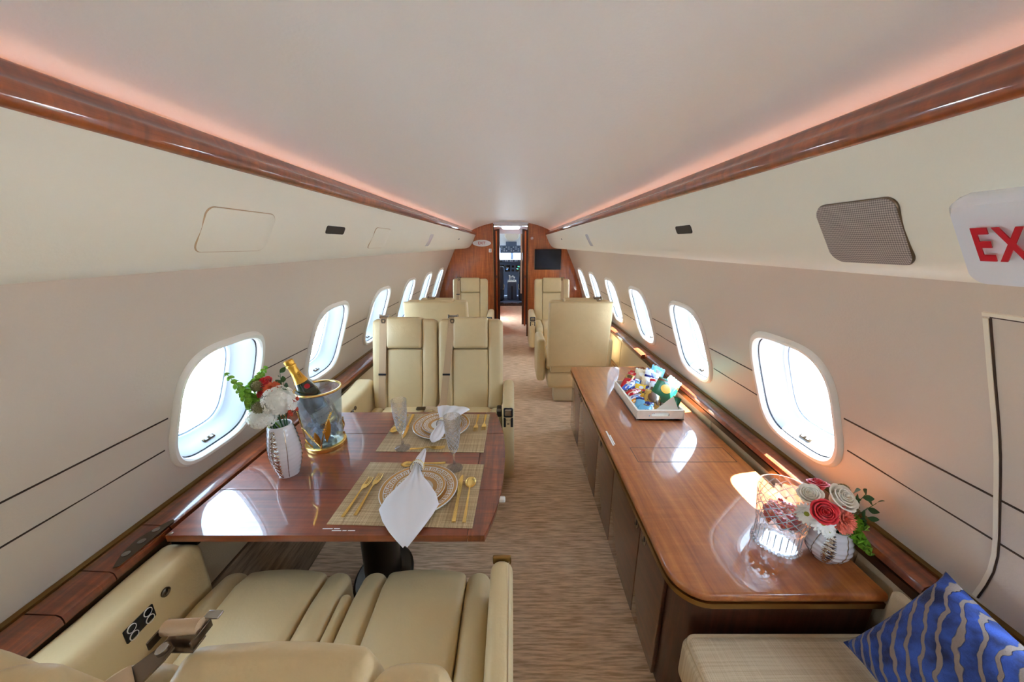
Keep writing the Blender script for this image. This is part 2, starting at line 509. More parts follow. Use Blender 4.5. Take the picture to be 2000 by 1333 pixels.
def build_wall(side, name, label):
    g = G()
    ys = []
    for i in range(len(edges) - 1): ys += [edges[i] + (edges[i + 1] - edges[i]) * k / 4 for k in range(4)]
    ys.append(edges[-1])
    for zs in ([0.0, 0.15, 0.3, 0.42, 0.55, ZLO], [ZHI, 1.32, 1.40, 1.48, 1.56]):
        g.loft([[wall_pt(side, y, z) for y in ys] for z in zs], closed=False)
    for i, yc in enumerate(WIN_Y):
        ya, yb = edges[i], edges[i + 1]
        hole = squircle(HA, HB, NW)
        rings = []
        outer = []
        for (u, v) in hole:                       # project the ring radially on the bay rectangle
            k = 1e9
            if u > 1e-6: k = min(k, (yb - yc) / u)
            if u < -1e-6: k = min(k, (ya - yc) / u)
            if v > 1e-6: k = min(k, (ZHI - WZ) / v)
            if v < -1e-6: k = min(k, (ZLO - WZ) / v)
            outer.append((u * k, v * k))
        for t in (0.0, 0.2, 0.5, 1.0):
            rings.append([wall_pt(side, yc + h[0] + (o[0] - h[0]) * t, WZ + h[1] + (o[1] - h[1]) * t) for h, o in zip(hole, outer)])
        g.loft(rings)
        for cu, cv in ((ya, ZLO), (yb, ZLO), (ya, ZHI), (yb, ZHI)):   # fill the corners the ring skips
            best = sorted(range(NW), key=lambda q: (outer[q][0] + yc - cu) ** 2 + (outer[q][1] + WZ - cv) ** 2)
            near = best[0]
            a = b = None
            for d in range(0, 6):
                for s in (1, -1):
                    q = (near + s * d) % NW
                    oy, oz = outer[q][0] + yc, outer[q][1] + WZ
                    if abs(oy - cu) < 1e-5 and a is None: a = q
                    if abs(oz - cv) < 1e-5 and b is None: b = q
            if a is not None and b is not None and a != b:
                g.add([wall_pt(side, outer[a][0] + yc, outer[a][1] + WZ), wall_pt(side, cu, cv), wall_pt(side, outer[b][0] + yc, outer[b][1] + WZ)], [(0, 1, 2)])
    w = g.build(name, 'wall_vinyl', smooth=True, sharp=60)
    struct(w, label)
    # two dark panel seams between the windows: thin inlaid strips
    cuts = [Y0] + [y for yc in WIN_Y for y in (yc - WA - 0.012, yc + WA + 0.012)] + [Y1]
    for z in (0.972, 0.853):
        for k in range(0, len(cuts), 2):
            if cuts[k + 1] - cuts[k] < 0.1 or cuts[k + 1] < 0.3: continue
            a, b = cuts[k], cuts[k + 1]
            if k == len(cuts) - 2 and b - a < 0.12: continue
            s = G()
            s.loft([[wall_pt(side, y, z - 0.0022, 0.0), wall_pt(side, y, z - 0.0022, 0.0016), wall_pt(side, y, z + 0.0022, 0.0016), wall_pt(side, y, z + 0.0022, 0.0)] for y in (a, b)], True, True, True)
            s.build('seam_strip', 'seam_dark', w)
    return w
wall_left = build_wall(-1, 'wall_left', 'cream sidewall on the left with oval windows')
wall_right = build_wall(1, 'wall_right', 'cream sidewall on the right with oval windows')

# emergency exit panel outline on the right wall
def strip_on_wall(side, pts, w, m, name, parent, n0=0.0, n1=0.004):
    g = G(); rings = []
    for i, (y, z) in enumerate(pts):
        a = pts[max(i - 1, 0)]; b = pts[min(i + 1, len(pts) - 1)]
        t = Vector((b[0] - a[0], b[1] - a[1])).normalized(); nn = Vector((-t.y, t.x)) * w / 2
        rings.append([wall_pt(side, y + nn.x, z + nn.y, n0), wall_pt(side, y + nn.x, z + nn.y, n1), wall_pt(side, y - nn.x, z - nn.y, n1), wall_pt(side, y - nn.x, z - nn.y, n0)])
    g.loft(rings, True, True, True)
    return g.build(name, m, parent)
door_exit = struct_empty('door_1', 'emergency exit panel in the right sidewall')
pan = G()
zs = [0.66 + (1.385 - 0.66) * k / 14 for k in range(15)]
def hatch_edge(z): return 0.652 + 0.05 * max(0, (0.8 - z) / 0.15) ** 1.3 * 0.5
strip_on_wall(1, [(hatch_edge(z), z) for z in zs], 0.003, 'seam_dark', 'gap', door_exit, 0.0, 0.0025)
strip_on_wall(1, [(hatch_edge(z) + 0.0055, z) for z in zs], 0.008, 'bin_vinyl', 'edge_trim', door_exit, 0.0, 0.004)
strip_on_wall(1, [(0.652 - 0.06 * k, 1.388) for k in range(9)], 0.003, 'seam_dark', 'gap', door_exit, 0.0, 0.0025)
strip_on_wall(1, [(0.662 - 0.06 * k, 1.393) for k in range(9)], 0.007, 'bin_vinyl', 'edge_trim', door_exit, 0.0, 0.004)

# windows
def build_window(k, side, yc):
    w = struct_empty('window_%d' % k, 'oval cabin window with white bezel')
    def ring(a, b, n, p=WP, dz=0.0): return [wall_pt(side, yc + u, WZ + dz + v, n) for u, v in squircle(a, b, NW, p)]
    g = G()
    g.loft([ring(WA, WB, 0.0), ring(WA - 0.002, WB - 0.002, 0.008), ring(WA - 0.009, WB - 0.009, 0.014), ring(WA - 0.02, WB - 0.02, 0.013), ring(WA - 0.026, WB - 0.026, 0.006), ring(WA - 0.027, WB - 0.027, -0.006)])
    g.build('bezel', 'window_bezel', w)
    g = G()
    g.loft([ring(WA - 0.027, WB - 0.027, -0.006), ring(WA - 0.027, WB - 0.027, -0.012), ring(WA - 0.030, WB - 0.030, -0.012)])
    g.build('gasket', 'gasket', w)
    g = G()
    g.loft([ring(WA - 0.029, WB - 0.029, -0.0115), ring(WA - 0.036, WB - 0.036, -0.022), ring(WA - 0.05, WB - 0.045, -0.048), ring(WA - 0.066, WB - 0.056, -0.07), ring(WA - 0.08, WB - 0.066, -0.08)])
    g.build('reveal', 'window_white', w)
    g = G()
    g.loft([ring(WA - 0.0795, WB - 0.0655, -0.079), ring(WA - 0.084, WB - 0.07, -0.084), ring(WA - 0.084, WB - 0.07, -0.092), ring(WA - 0.09, WB - 0.076, -0.092), ring(WA - 0.092, WB - 0.078, -0.11)])
    g.build('outer_frame', 'window_white', w)
    g = G()
    inner, outer = ring(WA - 0.0835, WB - 0.0695, -0.086), ring(WA - 0.0835, WB - 0.0695, -0.0875)
    g.loft([inner, outer], True, True, True)
    g.build('pane', 'pane', w)
    # rocker switches of the electric shade, low on the reveal
    for s in (0,):
        p1 = wall_pt(side, yc, WZ - (WB - 0.036), -0.022); p2 = wall_pt(side, yc, WZ - (WB - 0.045), -0.048)
        base = (p1 + p2) / 2
        up = (p2 - p1).normalized(); yy = Vector((0, 1, 0)); nn = yy.cross(up).normalized()
        if nn.z < 0: yy = -yy; nn = -nn
        base = base + nn * 0.003
        M = frame(base, yy, up, nn)
        p = G(M); p.rbox((0, 0, 0), (0.052, 0.016, 0.006), 0.003, 2, 1)
        o = p.build('switch_plate', 'bronze', w)
        for dx in (-0.012, 0.012):
            b = G(M); b.rbox((dx, 0, 0.0035), (0.012, 0.009, 0.003), 0.0012, 2, 1)
            b.build('button', 'window_white', o)
    # daylight portal at the opening
    ld = bpy.data.lights.new('daylight', 'AREA'); ld.shape = 'RECTANGLE'; ld.size = 0.26; ld.size_y = 0.35; ld.cycles.is_portal = True; ld.energy = 1
    lo = bpy.data.objects.new('window_daylight', ld); COL.objects.link(lo)
    c0 = wall_pt(side, yc, WZ, -0.115); n = (wall_pt(side, yc, WZ, 0.1) - wall_pt(side, yc, WZ, 0)).normalized()
    up = Vector((0, 1, 0))
    zax = -n; xax = Vector((0, 1, 0)); yax = zax.cross(xax)
    lo.matrix_world = frame(c0, xax, yax, zax)
    return w
k = 1
for side in (-1, 1):
    for yc in WIN_Y:
        build_window(k, side, yc); k += 1

# ceiling with its cove behind the valances; closes against the walls
def ceil_z(x): return 1.872 - 0.118 * (abs(x) / 0.6) ** 2.4
g = G()
xs = [-0.62 + 1.24 * i / 40 for i in range(41)]
prof = [(-0.85, 1.56), (-0.80, 1.60), (-0.70, 1.66), (-0.66, 1.70)] + [(x, ceil_z(x)) for x in xs] + [(0.66, 1.70), (0.70, 1.66), (0.80, 1.60), (0.85, 1.56)]
ysc = [Y0 + (Y1 + 0.04 - Y0) * i / 20 for i in range(21)]
g.loft([[(x, y, z) for x, z in prof] for y in ysc], closed=False)
struct(g.build('ceiling', 'ceiling_vinyl', sharp=70), 'arched cream ceiling')
# floor
g = G(); g.box((0, 4.4, -0.02), (2.5, 13.0, 0.04)); struct(g.build('floor', 'carpet'), 'ribbed brown carpet')
g = G()
rear = [(-wx(z), z) for z in [0, 0.3, 0.55, 0.85, 1.1, 1.27, 1.46, 1.56]] + [(x, z) for x, z in prof[1:-1]] + [(wx(z), z) for z in [1.56, 1.46, 1.27, 1.1, 0.85, 0.55, 0.3, 0]]
g.loft([[(x * 1.02, Y0, z) for x, z in rear], [(x * 1.02, Y0 - 0.05, z) for x, z in rear]], True, True, True)
struct(g.build('wall_back', 'wall_vinyl'), 'rear cabin partition')

# overhead side panels
BIN = [(0.84, 1.50), (0.845, 1.475), (0.835, 1.462), (0.80, 1.4605), (0.74, 1.463), (0.69, 1.475), (0.665, 1.490), (0.65, 1.505), (0.633, 1.527), (0.615, 1.555), (0.597, 1.594), (0.577, 1.64), (0.560, 1.678), (0.575, 1.69)]
FACE = [(z, x) for x, z in BIN[4:13]]
def bin_pt(side, y, z, n=0.0):
    x = spline(FACE, z); d = (spline(FACE, min(1.677, z + 0.01)) - spline(FACE, max(1.464, z - 0.01))) / (min(1.677, z + 0.01) - max(1.464, z - 0.01))
    l = math.hypot(1, d)
    return Vector((side * (x - n / l), y, z + n * d / l))
def dense(prof, n=3):
    """resample a profile smoothly"""
    out = []
    m = len(prof)
    for i in range(m - 1):
        p0, p1, p2, p3 = prof[max(i - 1, 0)], prof[i], prof[i + 1], prof[min(i + 2, m - 1)]
        for k in range(n):
            t = k / n
            out.append(tuple(0.5 * (2 * p1[j] + (p2[j] - p0[j]) * t + (2 * p0[j] - 5 * p1[j] + 4 * p2[j] - p3[j]) * t * t + (3 * p1[j] - p0[j] - 3 * p2[j] + p3[j]) * t ** 3) for j in range(2)))
    out.append(prof[-1])
    return out
TRIM = [(0.585, 1.672), (0.566, 1.671), (0.556, 1.674), (0.550, 1.683), (0.548, 1.694), (0.552, 1.703), (0.560, 1.706), (0.566, 1.712), (0.571, 1.722), (0.575, 1.729), (0.580, 1.731), (0.586, 1.726), (0.588, 1.70)]
for side, nm, where in ((-1, 'left', 'left'), (1, 'right', 'right')):
    g = G()
    g.loft([[(side * x, y, z) for x, z in dense(BIN)] for y in (Y0, 2.0, Y1)], closed=False)
    struct(g.build('wall_upper_%s' % nm, 'bin_vinyl', sharp=70), 'smooth cream overhead panel along the %s side' % where)
    g = G()
    g.loft([[(side * x, y, z) for x, z in dense(TRIM, 4)] for y in (Y0, 2.0, Y1)], closed=True)
    struct(g.build('trim_%d' % (1 if side < 0 else 2), 'wood_trim', sharp=70), 'varnished wood valance along the %s of the ceiling' % where)
    g = G(); g.box((0, 0, 0), (0.022, Y1 - Y0 - 0.02, 0.006), M=Matrix.Translation((side * 0.612, (Y0 + Y1) / 2, 1.712)) @ Matrix.Rotation(-side * R(35), 4, 'Y'))
    tag(g.build('cove_light_strip', 'led_cove'), 'warm light strip hidden behind the %s wood valance' % where, 'light', 'cove light strips')
    g = G(); g.box((side * 0.815, (Y0 + Y1) / 2, 1.500), (0.016, Y1 - Y0 - 0.02, 0.006))
    tag(g.build('wash_light_strip', 'led_wash'), 'light strip in the slot above the %s sidewall' % where, 'light', 'wall wash light strips')

# side ledges: wood caps in sections, brass edge by the wall, bronze fascia, fabric dado and carpeted kick
for side, nm in ((-1, 'left'), (1, 'right')):
    led = struct_empty('trim_%d' % (3 if side < 0 else 4), 'varnished wood armrest ledge along the %s wall' % nm)
    cuts = [-0.9, 0.10, 0.646, 0.764, 0.93, 1.76, 2.62, 3.30, 4.1, 4.9, 5.80] if side < 0 else [-0.9, 0.10, 0.72, 2.75, 3.30, 4.1, 4.9, 5.80]
    for a, b in zip(cuts, cuts[1:]):
        ins = 0.03 if (side > 0 and b < 2.8) else 0.0
        xi = 1.09 + ins
        p = [(1.188, 0.640), (1.176, 0.644), (xi + 0.012, 0.640), (xi + 0.003, 0.634), (xi, 0.624), (xi, 0.612), (xi + 0.006, 0.606), (1.19, 0.606)]
        g = G(); g.loft([[(side * x, y, z) for x, z in p] for y in (a + 0.0015, b - 0.0015)], True, True, True)
        g.build('ledge_cap', 'wood_ledge', led)
    g = G(); g.loft([[(side * x, y, z) for x, z in ((1.199, 0.634), (1.182, 0.634), (1.182, 0.649), (1.197, 0.651))] for y in (-0.9, 5.8)], True, True, True)
    g.build('brass_edge', 'brass', led)
    x0 = 1.10 if side < 0 else 1.12
    g = G(); g.box((side * (x0 + 0.005), 2.45, 0.593), (0.012, 6.7, 0.026)); g.build('fascia', 'bronze', led)
    wd = struct_empty('baseboard_%s' % nm, 'fabric covered dado below the %s ledge' % nm)
    dc = [-0.9, 0.9, 1.75, 2.7, 3.4, 4.2, 5.0, 5.8]
    for a, b in zip(dc, dc[1:]):
        g = G(); g.rbox((side * (x0 + 0.03), (a + b) / 2, 0.435), (0.04, b - a - 0.004, 0.29), 0.006, 2, 1)
        g.build('dado_panel', 'fabric_tan' if b < 2.6 else 'dado', wd)
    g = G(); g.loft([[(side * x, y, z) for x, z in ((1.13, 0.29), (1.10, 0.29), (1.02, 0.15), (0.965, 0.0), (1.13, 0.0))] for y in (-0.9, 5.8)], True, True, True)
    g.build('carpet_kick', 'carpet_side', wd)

# fittings on the overhead panels
def on_bin(side, pts, n0, n1, name, m, parent, inset=0.0):
    """thin plate following the overhead panel; pts = outline in (y, z)"""
    g = G()
    cy = sum(p[0] for p in pts) / len(pts); cz = sum(p[1] for p in pts) / len(pts)
    def rg(k, n): return [bin_pt(side, cy + (y - cy) * k, cz + (z - cz) * k, n) for y, z in pts]
    g.loft([rg(1.0, n0), rg(1.0, n1 - 0.001), rg(0.985, n1), rg(0.7, n1), rg(0.35, n1), rg(0.05, n1)], True, False, True)
    return g.build(name, m, parent)
def rrect(y0, y1, z0, z1, ry, n=6):
    out = []
    rz = ry * min(1, 0.9)
    for cx, cz, a0 in ((y1 - ry, z1 - rz, 0), (y0 + ry, z1 - rz, 90), (y0 + ry, z0 + rz, 180), (y1 - ry, z0 + rz, 270)):
        for k in range(n + 1):
            a = R(a0 + 90 * k / n); out.append((cx + ry * math.cos(a), cz + rz * math.sin(a)))
    return out
for side, (a, b), lab in ((-1, (0.748, 0.965), 'large square oxygen mask hatch nearest on the left overhead panel'), (-1, (1.655, 1.862), 'small-looking oxygen mask hatch behind the black vent on the left panel')):
    t = thing('mask_hatch', lab, 'hatch', (0, 0, 0), group='oxygen mask hatches')
    on_bin(side, rrect(a, b, 1.505, 1.597, 0.022), -0.002, 0.0022, 'gap', 'belt', t)
    on_bin(side, rrect(a + 0.0018, b - 0.0018, 1.5065, 1.5957, 0.0212), -0.002, 0.0032, 'cover', 'bin_vinyl', t)
t = thing('speaker_grille', 'grey perforated speaker grille on the right overhead panel', 'speaker', (0, 0, 0))
on_bin(1, rrect(0.560, 0.706, 1.490, 1.592, 0.020), -0.002, 0.0036, 'rim', 'bronze', t)
m, nt, p = new_mat('grille')
tc = nt.nodes.new('ShaderNodeTexCoord'); mp = nt.nodes.new('ShaderNodeMapping'); mp.inputs['Scale'].default_value = (1, 420, 420); mp.inputs['Rotation'].default_value = (R(45), 0, 0)
vo = nt.nodes.new('ShaderNodeTexChecker'); vo.inputs['Scale'].default_value = 1.0
vo.inputs['Color1'].default_value = C(112, 102, 98); vo.inputs['Color2'].default_value = C(176, 162, 152)
nt.links.new(tc.outputs['Object'], mp.inputs['Vector']); nt.links.new(mp.outputs['Vector'], vo.inputs['Vector']); nt.links.new(vo.outputs['Color'], p.inputs['Base Color']); p.inputs['Roughness'].default_value = 0.5
on_bin(1, rrect(0.5612, 0.7048, 1.4912, 1.5908, 0.0195), -0.002, 0.0054, 'mesh', 'grille', t)
for side, (a, b), w in ((-1, (1.233, 1.366), 'left'), (1, (1.195, 1.306), 'right')):
    tag(on_bin(side, rrect(a, b, 1.557, 1.583, 0.009), -0.003, 0.0015, 'air_vent', 'black_plastic', None), 'small black oval vent on the %s overhead panel' % w, 'vent', 'overhead vents')
for side, w in ((-1, 'left'), (1, 'right')):
    tag(on_bin(side, rrect(2.76, 2.86, 1.510, 1.598, 0.015), -0.003, 0.002, 'reading_lamp', 'white_plastic', None), 'pale frosted lamp lens on the far %s overhead panel' % w, 'lamp', 'overhead lamp lenses')
    tag(on_bin(side, rrect(4.22, 4.27, 1.575, 1.592, 0.008), -0.003, 0.002, 'sensor', 'black_plastic', None), 'tiny black sensor spot near the end of the %s overhead panel' % w, 'sensor', 'overhead sensors')

# lit exit sign box on the right overhead panel
t = thing('exit_sign', 'large white illuminated exit sign box with red letters at the right edge', 'sign', (0, 0, 0))
def sgn(y0, y1, z0, z1, n): return [bin_pt(1, y, z, n) for y, z in rrect(y0, y1, z0, z1, 0.012)]
g = G()
mz = 1.535
g.loft([sgn(0.220, 0.484, 1.484, 1.584, -0.004), sgn(0.220, 0.484, 1.484, 1.584, 0.010), sgn(0.222, 0.482, 1.486, 1.582, 0.020), sgn(0.228, 0.476, 1.490, 1.577, 0.026)], True, False, True)
g.build('housing', 'white_plastic', t)
cpt = bin_pt(1, 0.458, 1.533, 0.0268); up = (bin_pt(1, 0.37, 1.577, 0.026) - bin_pt(1, 0.37, 1.490, 0.026)).normalized()
xa = Vector((0, -1, 0)); na = xa.cross(up)
text_mesh('lettering', 'EXIT', 0.066, frame(cpt, xa * 0.54, up, na), 'red_print', t, align='LEFT', bold=0.0017, space=1.28)

# front bulkhead (left and right of the passage)
def cross(n=12):
    """cabin outline from the floor up the right side to the centre"""
    return [(wx(z) + 0.01, z) for z in [0.0, 0.15, 0.3, 0.45, 0.6, 0.75, 0.9, 1.05, 1.2, 1.35, 1.46]] + [(0.86, 1.56), (0.70, 1.67)] + [(0.62 - 0.34 * i / 8, ceil_z(0.62 - 0.34 * i / 8) + 0.004) for i in range(9)]
for side, nm in ((-1, 'left'), (1, 'right')):
    poly = [(side * x, z) for x, z in cross()] + [(side * 0.28, 0.0)]
    g = G(); g.loft([[(x, Y1, z) for x, z in poly], [(x, Y1 + 0.045, z) for x, z in poly]], True, True, True)
    b = struct(g.build('wall_front_%s' % nm, 'wood_bulkhead', smooth=False), 'glossy wood bulkhead %s of the passage' % nm)
    g = G(); g.box((side * 0.275, Y1 + 0.02, 0.92), (0.016, 0.056, 1.84)); g.build('edge_post', 'wood_dark', b)
    g = G(); g.box((side * 0.283, Y1 - 0.007, 0.92), (0.006, 0.006, 1.84)); g.build('edge_trim', 'brass', b)
g = G(); g.box((0, Y1 + 0.02, 1.842), (0.56, 0.05, 0.066)); struct(g.build('wall_front_header', 'vest_ceiling', smooth=False), 'pale header over the passage')
# fittings on the bulkhead
t = thing('oval_exit_sign', 'small white oval exit sign on the wood bulkhead', 'sign', (-0.465, Y1, 1.545))
g = G(); n = 40
g.loft([[(0.148 * s * math.cos(2 * math.pi * i / n), y, 0.052 * s * math.sin(2 * math.pi * i / n)) for i in range(n)] for s, y in ((1, 0.0), (1, -0.008), (0.94, -0.012))], True, True, True)
g.build('plate', 'white_plastic', t)
text_mesh('lettering', 'EXIT', 0.058, frame((0, -0.0125, 0.0), (1, 0, 0), (0, 0, 1), (0, -1, 0)), 'red_print', t, bold=0.0006)
t = thing('placard', 'tiny white placard with dark symbol beside the passage', 'placard', (-0.333, Y1, 1.432))
g = G(); g.box((0, -0.002, 0), (0.042, 0.004, 0.056)); g.build('plate', 'white_print', t)
g = G(); g.box((0, -0.005, 0.004), (0.010, 0.002, 0.036)); g.box((0, -0.005, -0.014), (0.022, 0.002, 0.006)); g.build('symbol', 'black_plastic', t)
t = thing('round_sign', 'small round no smoking sign on the right bulkhead', 'sign', (0.34, Y1, 1.62))
g = G(M=Matrix.Rotation(R(90), 4, 'X')); g.lathe([(0.024, 0), (0.024, 0.004)], 24); g.build('disc', 'white_print', t)
g = G(M=Matrix.Rotation(R(90), 4, 'X'))
g.loft([[(r * math.cos(2 * math.pi * i / 24), r * math.sin(2 * math.pi * i / 24), 0.005) for i in range(24)] for r in (0.018, 0.022)]); g.build('ring', 'red_print', t)
g = G(M=Matrix.Rotation(R(90), 4, 'X')); g.box((0, 0, 0.0055), (0.04, 0.004, 0.001), Matrix.Rotation(R(-45), 4, 'Z')); g.build('bar', 'red_print', t)
t = thing('monitor', 'black flat screen monitor on the right wood bulkhead', 'monitor', (0.60, Y1, 1.29))
g = G(); g.rbox((0, -0.012, 0), (0.43, 0.024, 0.325), 0.004, 2, 1); g.build('case', 'black_plastic', t)
g = G(); g.box((0, -0.0246, 0), (0.412, 0.001, 0.306)); g.build('screen', 'screen', t)

# ------------------------------------------------------------------ the passage and flight deck beyond
for side, nm in ((-1, 'left'), (1, 'right')):
    g = G()
    if side > 0: g.box((0.43, 7.35, 0.95), (0.06, 3.0, 1.9))
    else:                                                   # the open entry door lies in the left side of the passage
        g.box((-0.43, 6.45, 0.95), (0.06, 1.20, 1.9)); g.box((-0.43, 8.15, 0.95), (0.06, 1.40, 1.9)); g.box((-0.43, 7.25, 1.78), (0.06, 0.42, 0.24))
    struct(g.build('wall_passage_%s' % nm, 'wood_bulkhead', smooth=False), 'wood lined side of the passage')
    g = G(); g.box((side * 0.31, 6.75, 0.9), (0.20, 0.04, 1.8)); struct(g.build('wall_passage_frame_%s' % nm, 'wood_dark', smooth=False))
    d = struct_empty('door_%d' % (2 if side < 0 else 3), 'sliding wood door edge in the passage')
    g = G(); g.box((side * 0.262, 6.55, 0.89), (0.028, 0.05, 1.74)); g.build('door_leaf', 'wood_orange', d)
    g = G(); g.box((side * 0.262, 6.522, 0.95), (0.02, 0.008, 0.05)); g.build('latch', 'steel', d)
    g = G(); g.box((side * 0.31, 8.87, 0.93), (0.06, 0.05, 1.75)); struct(g.build('trim_passage_%s' % nm, 'steel', smooth=False))
    g = G(); g.box((side * 1.0, 8.9, 0.95), (1.3, 0.04, 2.0)); struct(g.build('wall_deck_%s' % nm, 'cockpit_white', smooth=False))
g = G(); xs = [-0.42 + 0.84 * i / 16 for i in range(17)]
g.loft([[(x, y, 1.82 - 0.35 * x * x) for x in xs] for y in (5.85, 6.8, 8.9)], closed=False)
g.loft([[(x, 6.8, z) for x in xs] for z in (1.72, 1.83)], closed=False)
struct(g.build('ceiling_passage', 'vest_ceiling'), 'white passage ceiling')
tag(G().rbox((0, 6.3, 1.80), (0.3, 0.5, 0.02), 0.008, 2, 1).build('passage_light', mat('led_white', (1, 1, 1, 1), 0.5, emit=(0.85, 0.92, 1.0), estr=2.2).name), 'flat white ceiling light in the passage', 'light')
# curtain drawn back on the right
g = G(); pts = []
for i in range(41):
    s = i / 40
    pts.append((0.215 + 0.07 * s, 8.2 + 0.03 * math.sin(s * 30)))
poly = [(x, y) for x, y in pts] + [(x + 0.004, y + 0.006) for x, y in reversed(pts)]
g.prism(poly, 0.42, 1.795)
tag(g.build('curtain', 'curtain'), 'pale pleated curtain drawn back by the flight deck entrance', 'curtain')
g = G(); g.box((0, 9.0, 0.03), (0.58, 0.2, 0.06)); struct(g.build('floor_step', 'wood_dark', smooth=False), 'dark step into the flight deck')
g = G(); g.box((0, 9.9, 0.03), (2.0, 1.8, 0.055)); struct(g.build('floor_deck', 'cockpit_grey', smooth=False))

deck = thing('instrument_panel', 'blue grey flight deck instrument panel with lit displays', 'instrument panel', (0, 10.3, 0))
g = G(); g.box((0, 0.1, 0.82), (1.6, 0.1, 0.46)); g.build('panel', 'cockpit_grey', deck)
g = G(); g.rbox((0, -0.05, 1.075), (1.6, 0.36, 0.07), 0.02, 2, 1); g.build('glareshield', 'cockpit_dark', deck)
g = G(); g.box((0, -0.236, 1.085), (0.5, 0.02, 0.06)); gs = g.build('control_strip', 'cockpit_grey', deck)
for i in range(10):
    g = G(); g.box((-0.2 + 0.045 * i, -0.249, 1.085), (0.02, 0.008, 0.03)); g.build('knob', 'white_plastic' if i % 3 else 'black_plastic', gs)
mat('disp_green', C(20, 120, 60), 0.4, emit=(0.1, 0.8, 0.3), estr=0.6)
mat('disp_blue', C(40, 90, 170), 0.4, emit=(0.2, 0.5, 1.0), estr=0.6)
for i, x in enumerate((-0.29, -0.11, 0.2, 0.38)):
    g = G(); g.rbox((x, 0.045, 0.86), (0.15, 0.02, 0.19), 0.006, 2, 1); sc = g.build('display', 'black_gloss', deck)
    for j in range(5):
        g = G(); g.box((x + random.uniform(-.04, .04), 0.034, 0.86 + random.uniform(-.06, .06)), (random.uniform(.015, .05), 0.002, random.uniform(.012, .03))); g.build('display_mark', random.choice(['disp_green', 'disp_blue', 'white_print']), sc)
for x, z in ((0.045, 0.91), (0.045, 0.80)):
    g = G(); g.rbox((x, 0.045, z), (0.07, 0.02, 0.06), 0.006, 2, 1); g.build('display', 'black_gloss', deck)
ped = thing('centre_pedestal', 'blue grey throttle pedestal between the pilot seats', 'console', (0.02, 9.7, 0.055))
g = G(); g.rbox((0, 0.15, 0.24), (0.26, 0.55, 0.48), 0.03, 2, 1); g.build('body', 'cockpit_grey', ped)
g = G(); g.box((0, 0.15, 0.49), (0.24, 0.5, 0.012)); top = g.build('top_plate', 'cockpit_white', ped)
for i, (x, h) in enumerate(((-0.06, 0.15), (-0.02, 0.11), (0.03, 0.13), (0.07, 0.10))):
    g = G(); g.tube([(x, 0.12, 0.49), (x - 0.01, 0.17, 0.49 + h)], 0.009, 6); lv = g.build('lever', 'steel', ped)
    g = G(); g.rbox((x - 0.01, 0.17, 0.49 + h), (0.045, 0.03, 0.03), 0.008, 2, 1); g.build('lever_knob', 'white_plastic', lv)
g = G(); g.box((0, -0.14, 0.2), (0.05, 0.02, 0.36)); g.build('vent_slot', 'cockpit_dark', ped)
for side, nm in ((-1, 'left'), (1, 'right')):
    s = thing('pilot_seat', '%s pilot seat with tan cushion seen through the passage' % nm, 'seat', (side * 0.42, 9.6, 0.055), group='pilot seats')
    g = G(); g.rbox((0, 0, 0.2), (0.44, 0.5, 0.4), 0.06, 3, 2); g.build('base', 'cockpit_dark', s)
    g = G(); g.rbox((-side * 0.1, -0.02, 0.36), (0.26, 0.46, 0.16), 0.06, 3, 2); g.build('cushion', 'leather', s)
    g = G(); g.rbox((0, -0.25, 0.62), (0.44, 0.1, 0.6), 0.045, 3, 2); g.build('backrest', 'cockpit_dark', s)
oh = thing('overhead_panel', 'switch covered overhead panel above the windscreen', 'instrument panel', (0, 10.0, 1.40))
Mo = Matrix.Rotation(R(-25), 4, 'X')
g = G(Mo); g.box((0, 0, 0), (0.62, 0.05, 0.20)); g.build('panel', 'cockpit_grey', oh)
g = G(); g.box((0, 0.02, 0.14), (0.30, 0.05, 0.16)); g.build('mount', 'cockpit_grey', oh)
for i in range(9):
    for j in range(3):
        g = G(Mo); g.box((-0.26 + 0.065 * i, -0.03, -0.06 + 0.055 * j), (0.022, 0.014, 0.022)); g.build('switch', 'white_plastic' if (i + j) % 3 else 'black_plastic', oh)
g = G()
g.loft([[(x, y, z) for x in (-1.1, -0.3, 0, 0.3, 1.1)] for y, z in ((8.9, 1.86), (9.4, 1.84), (9.9, 1.68), (10.2, 1.44))], closed=False)
struct(g.build('ceiling_deck', 'cockpit_white'), 'pale flight deck headliner')
g = G(); g.lathe([(0.20, -0.03), (0.17, 0), (0.05, 0.01)], 24, M=frame((0.02, 9.55, 1.73), (1, 0, 0), (0, -0.75, 0.66), (0, -0.66, -0.75))); tag(g.build('dome_vent', 'bin_vinyl'), 'beige dome in the flight deck headliner', 'vent')
g = G(); g.box((0.02, 10.5, 1.24), (0.07, 0.06, 0.4)); struct(g.build('trim_windscreen', 'cockpit_grey', smooth=False), 'windscreen centre post')
for side, nm in ((-1, 'left'), (1, 'right')):
    g = G(); g.box((side * 1.02, 9.9, 0.95), (0.05, 2.0, 1.9)); struct(g.build('wall_deck_side_%s' % nm, 'cockpit_white', smooth=False))
    g = G(); g.box((side * 0.5, 10.56, 1.28), (0.9, 0.012, 0.36)); struct(g.build('window_%d' % (19 if side < 0 else 20), 'pane', smooth=False), 'flight deck windscreen pane')
g = G(); g.box((0, 10.58, 0.55), (2.1, 0.05, 1.1)); struct(g.build('wall_deck_front', 'cockpit_grey', smooth=False))
ld = bpy.data.lights.new('daylight', 'AREA'); ld.shape = 'RECTANGLE'; ld.size = 1.9; ld.size_y = 0.34; ld.cycles.is_portal = True
lo = bpy.data.objects.new('windscreen_daylight', ld); COL.objects.link(lo); lo.matrix_world = frame((0, 10.62, 1.28), (1, 0, 0), (0, 0, 1), (0, 1, 0)) 
lo.matrix_world = frame((0, 10.62, 1.28), (1, 0, 0), (0, 0, -1), (0, 1, 0))

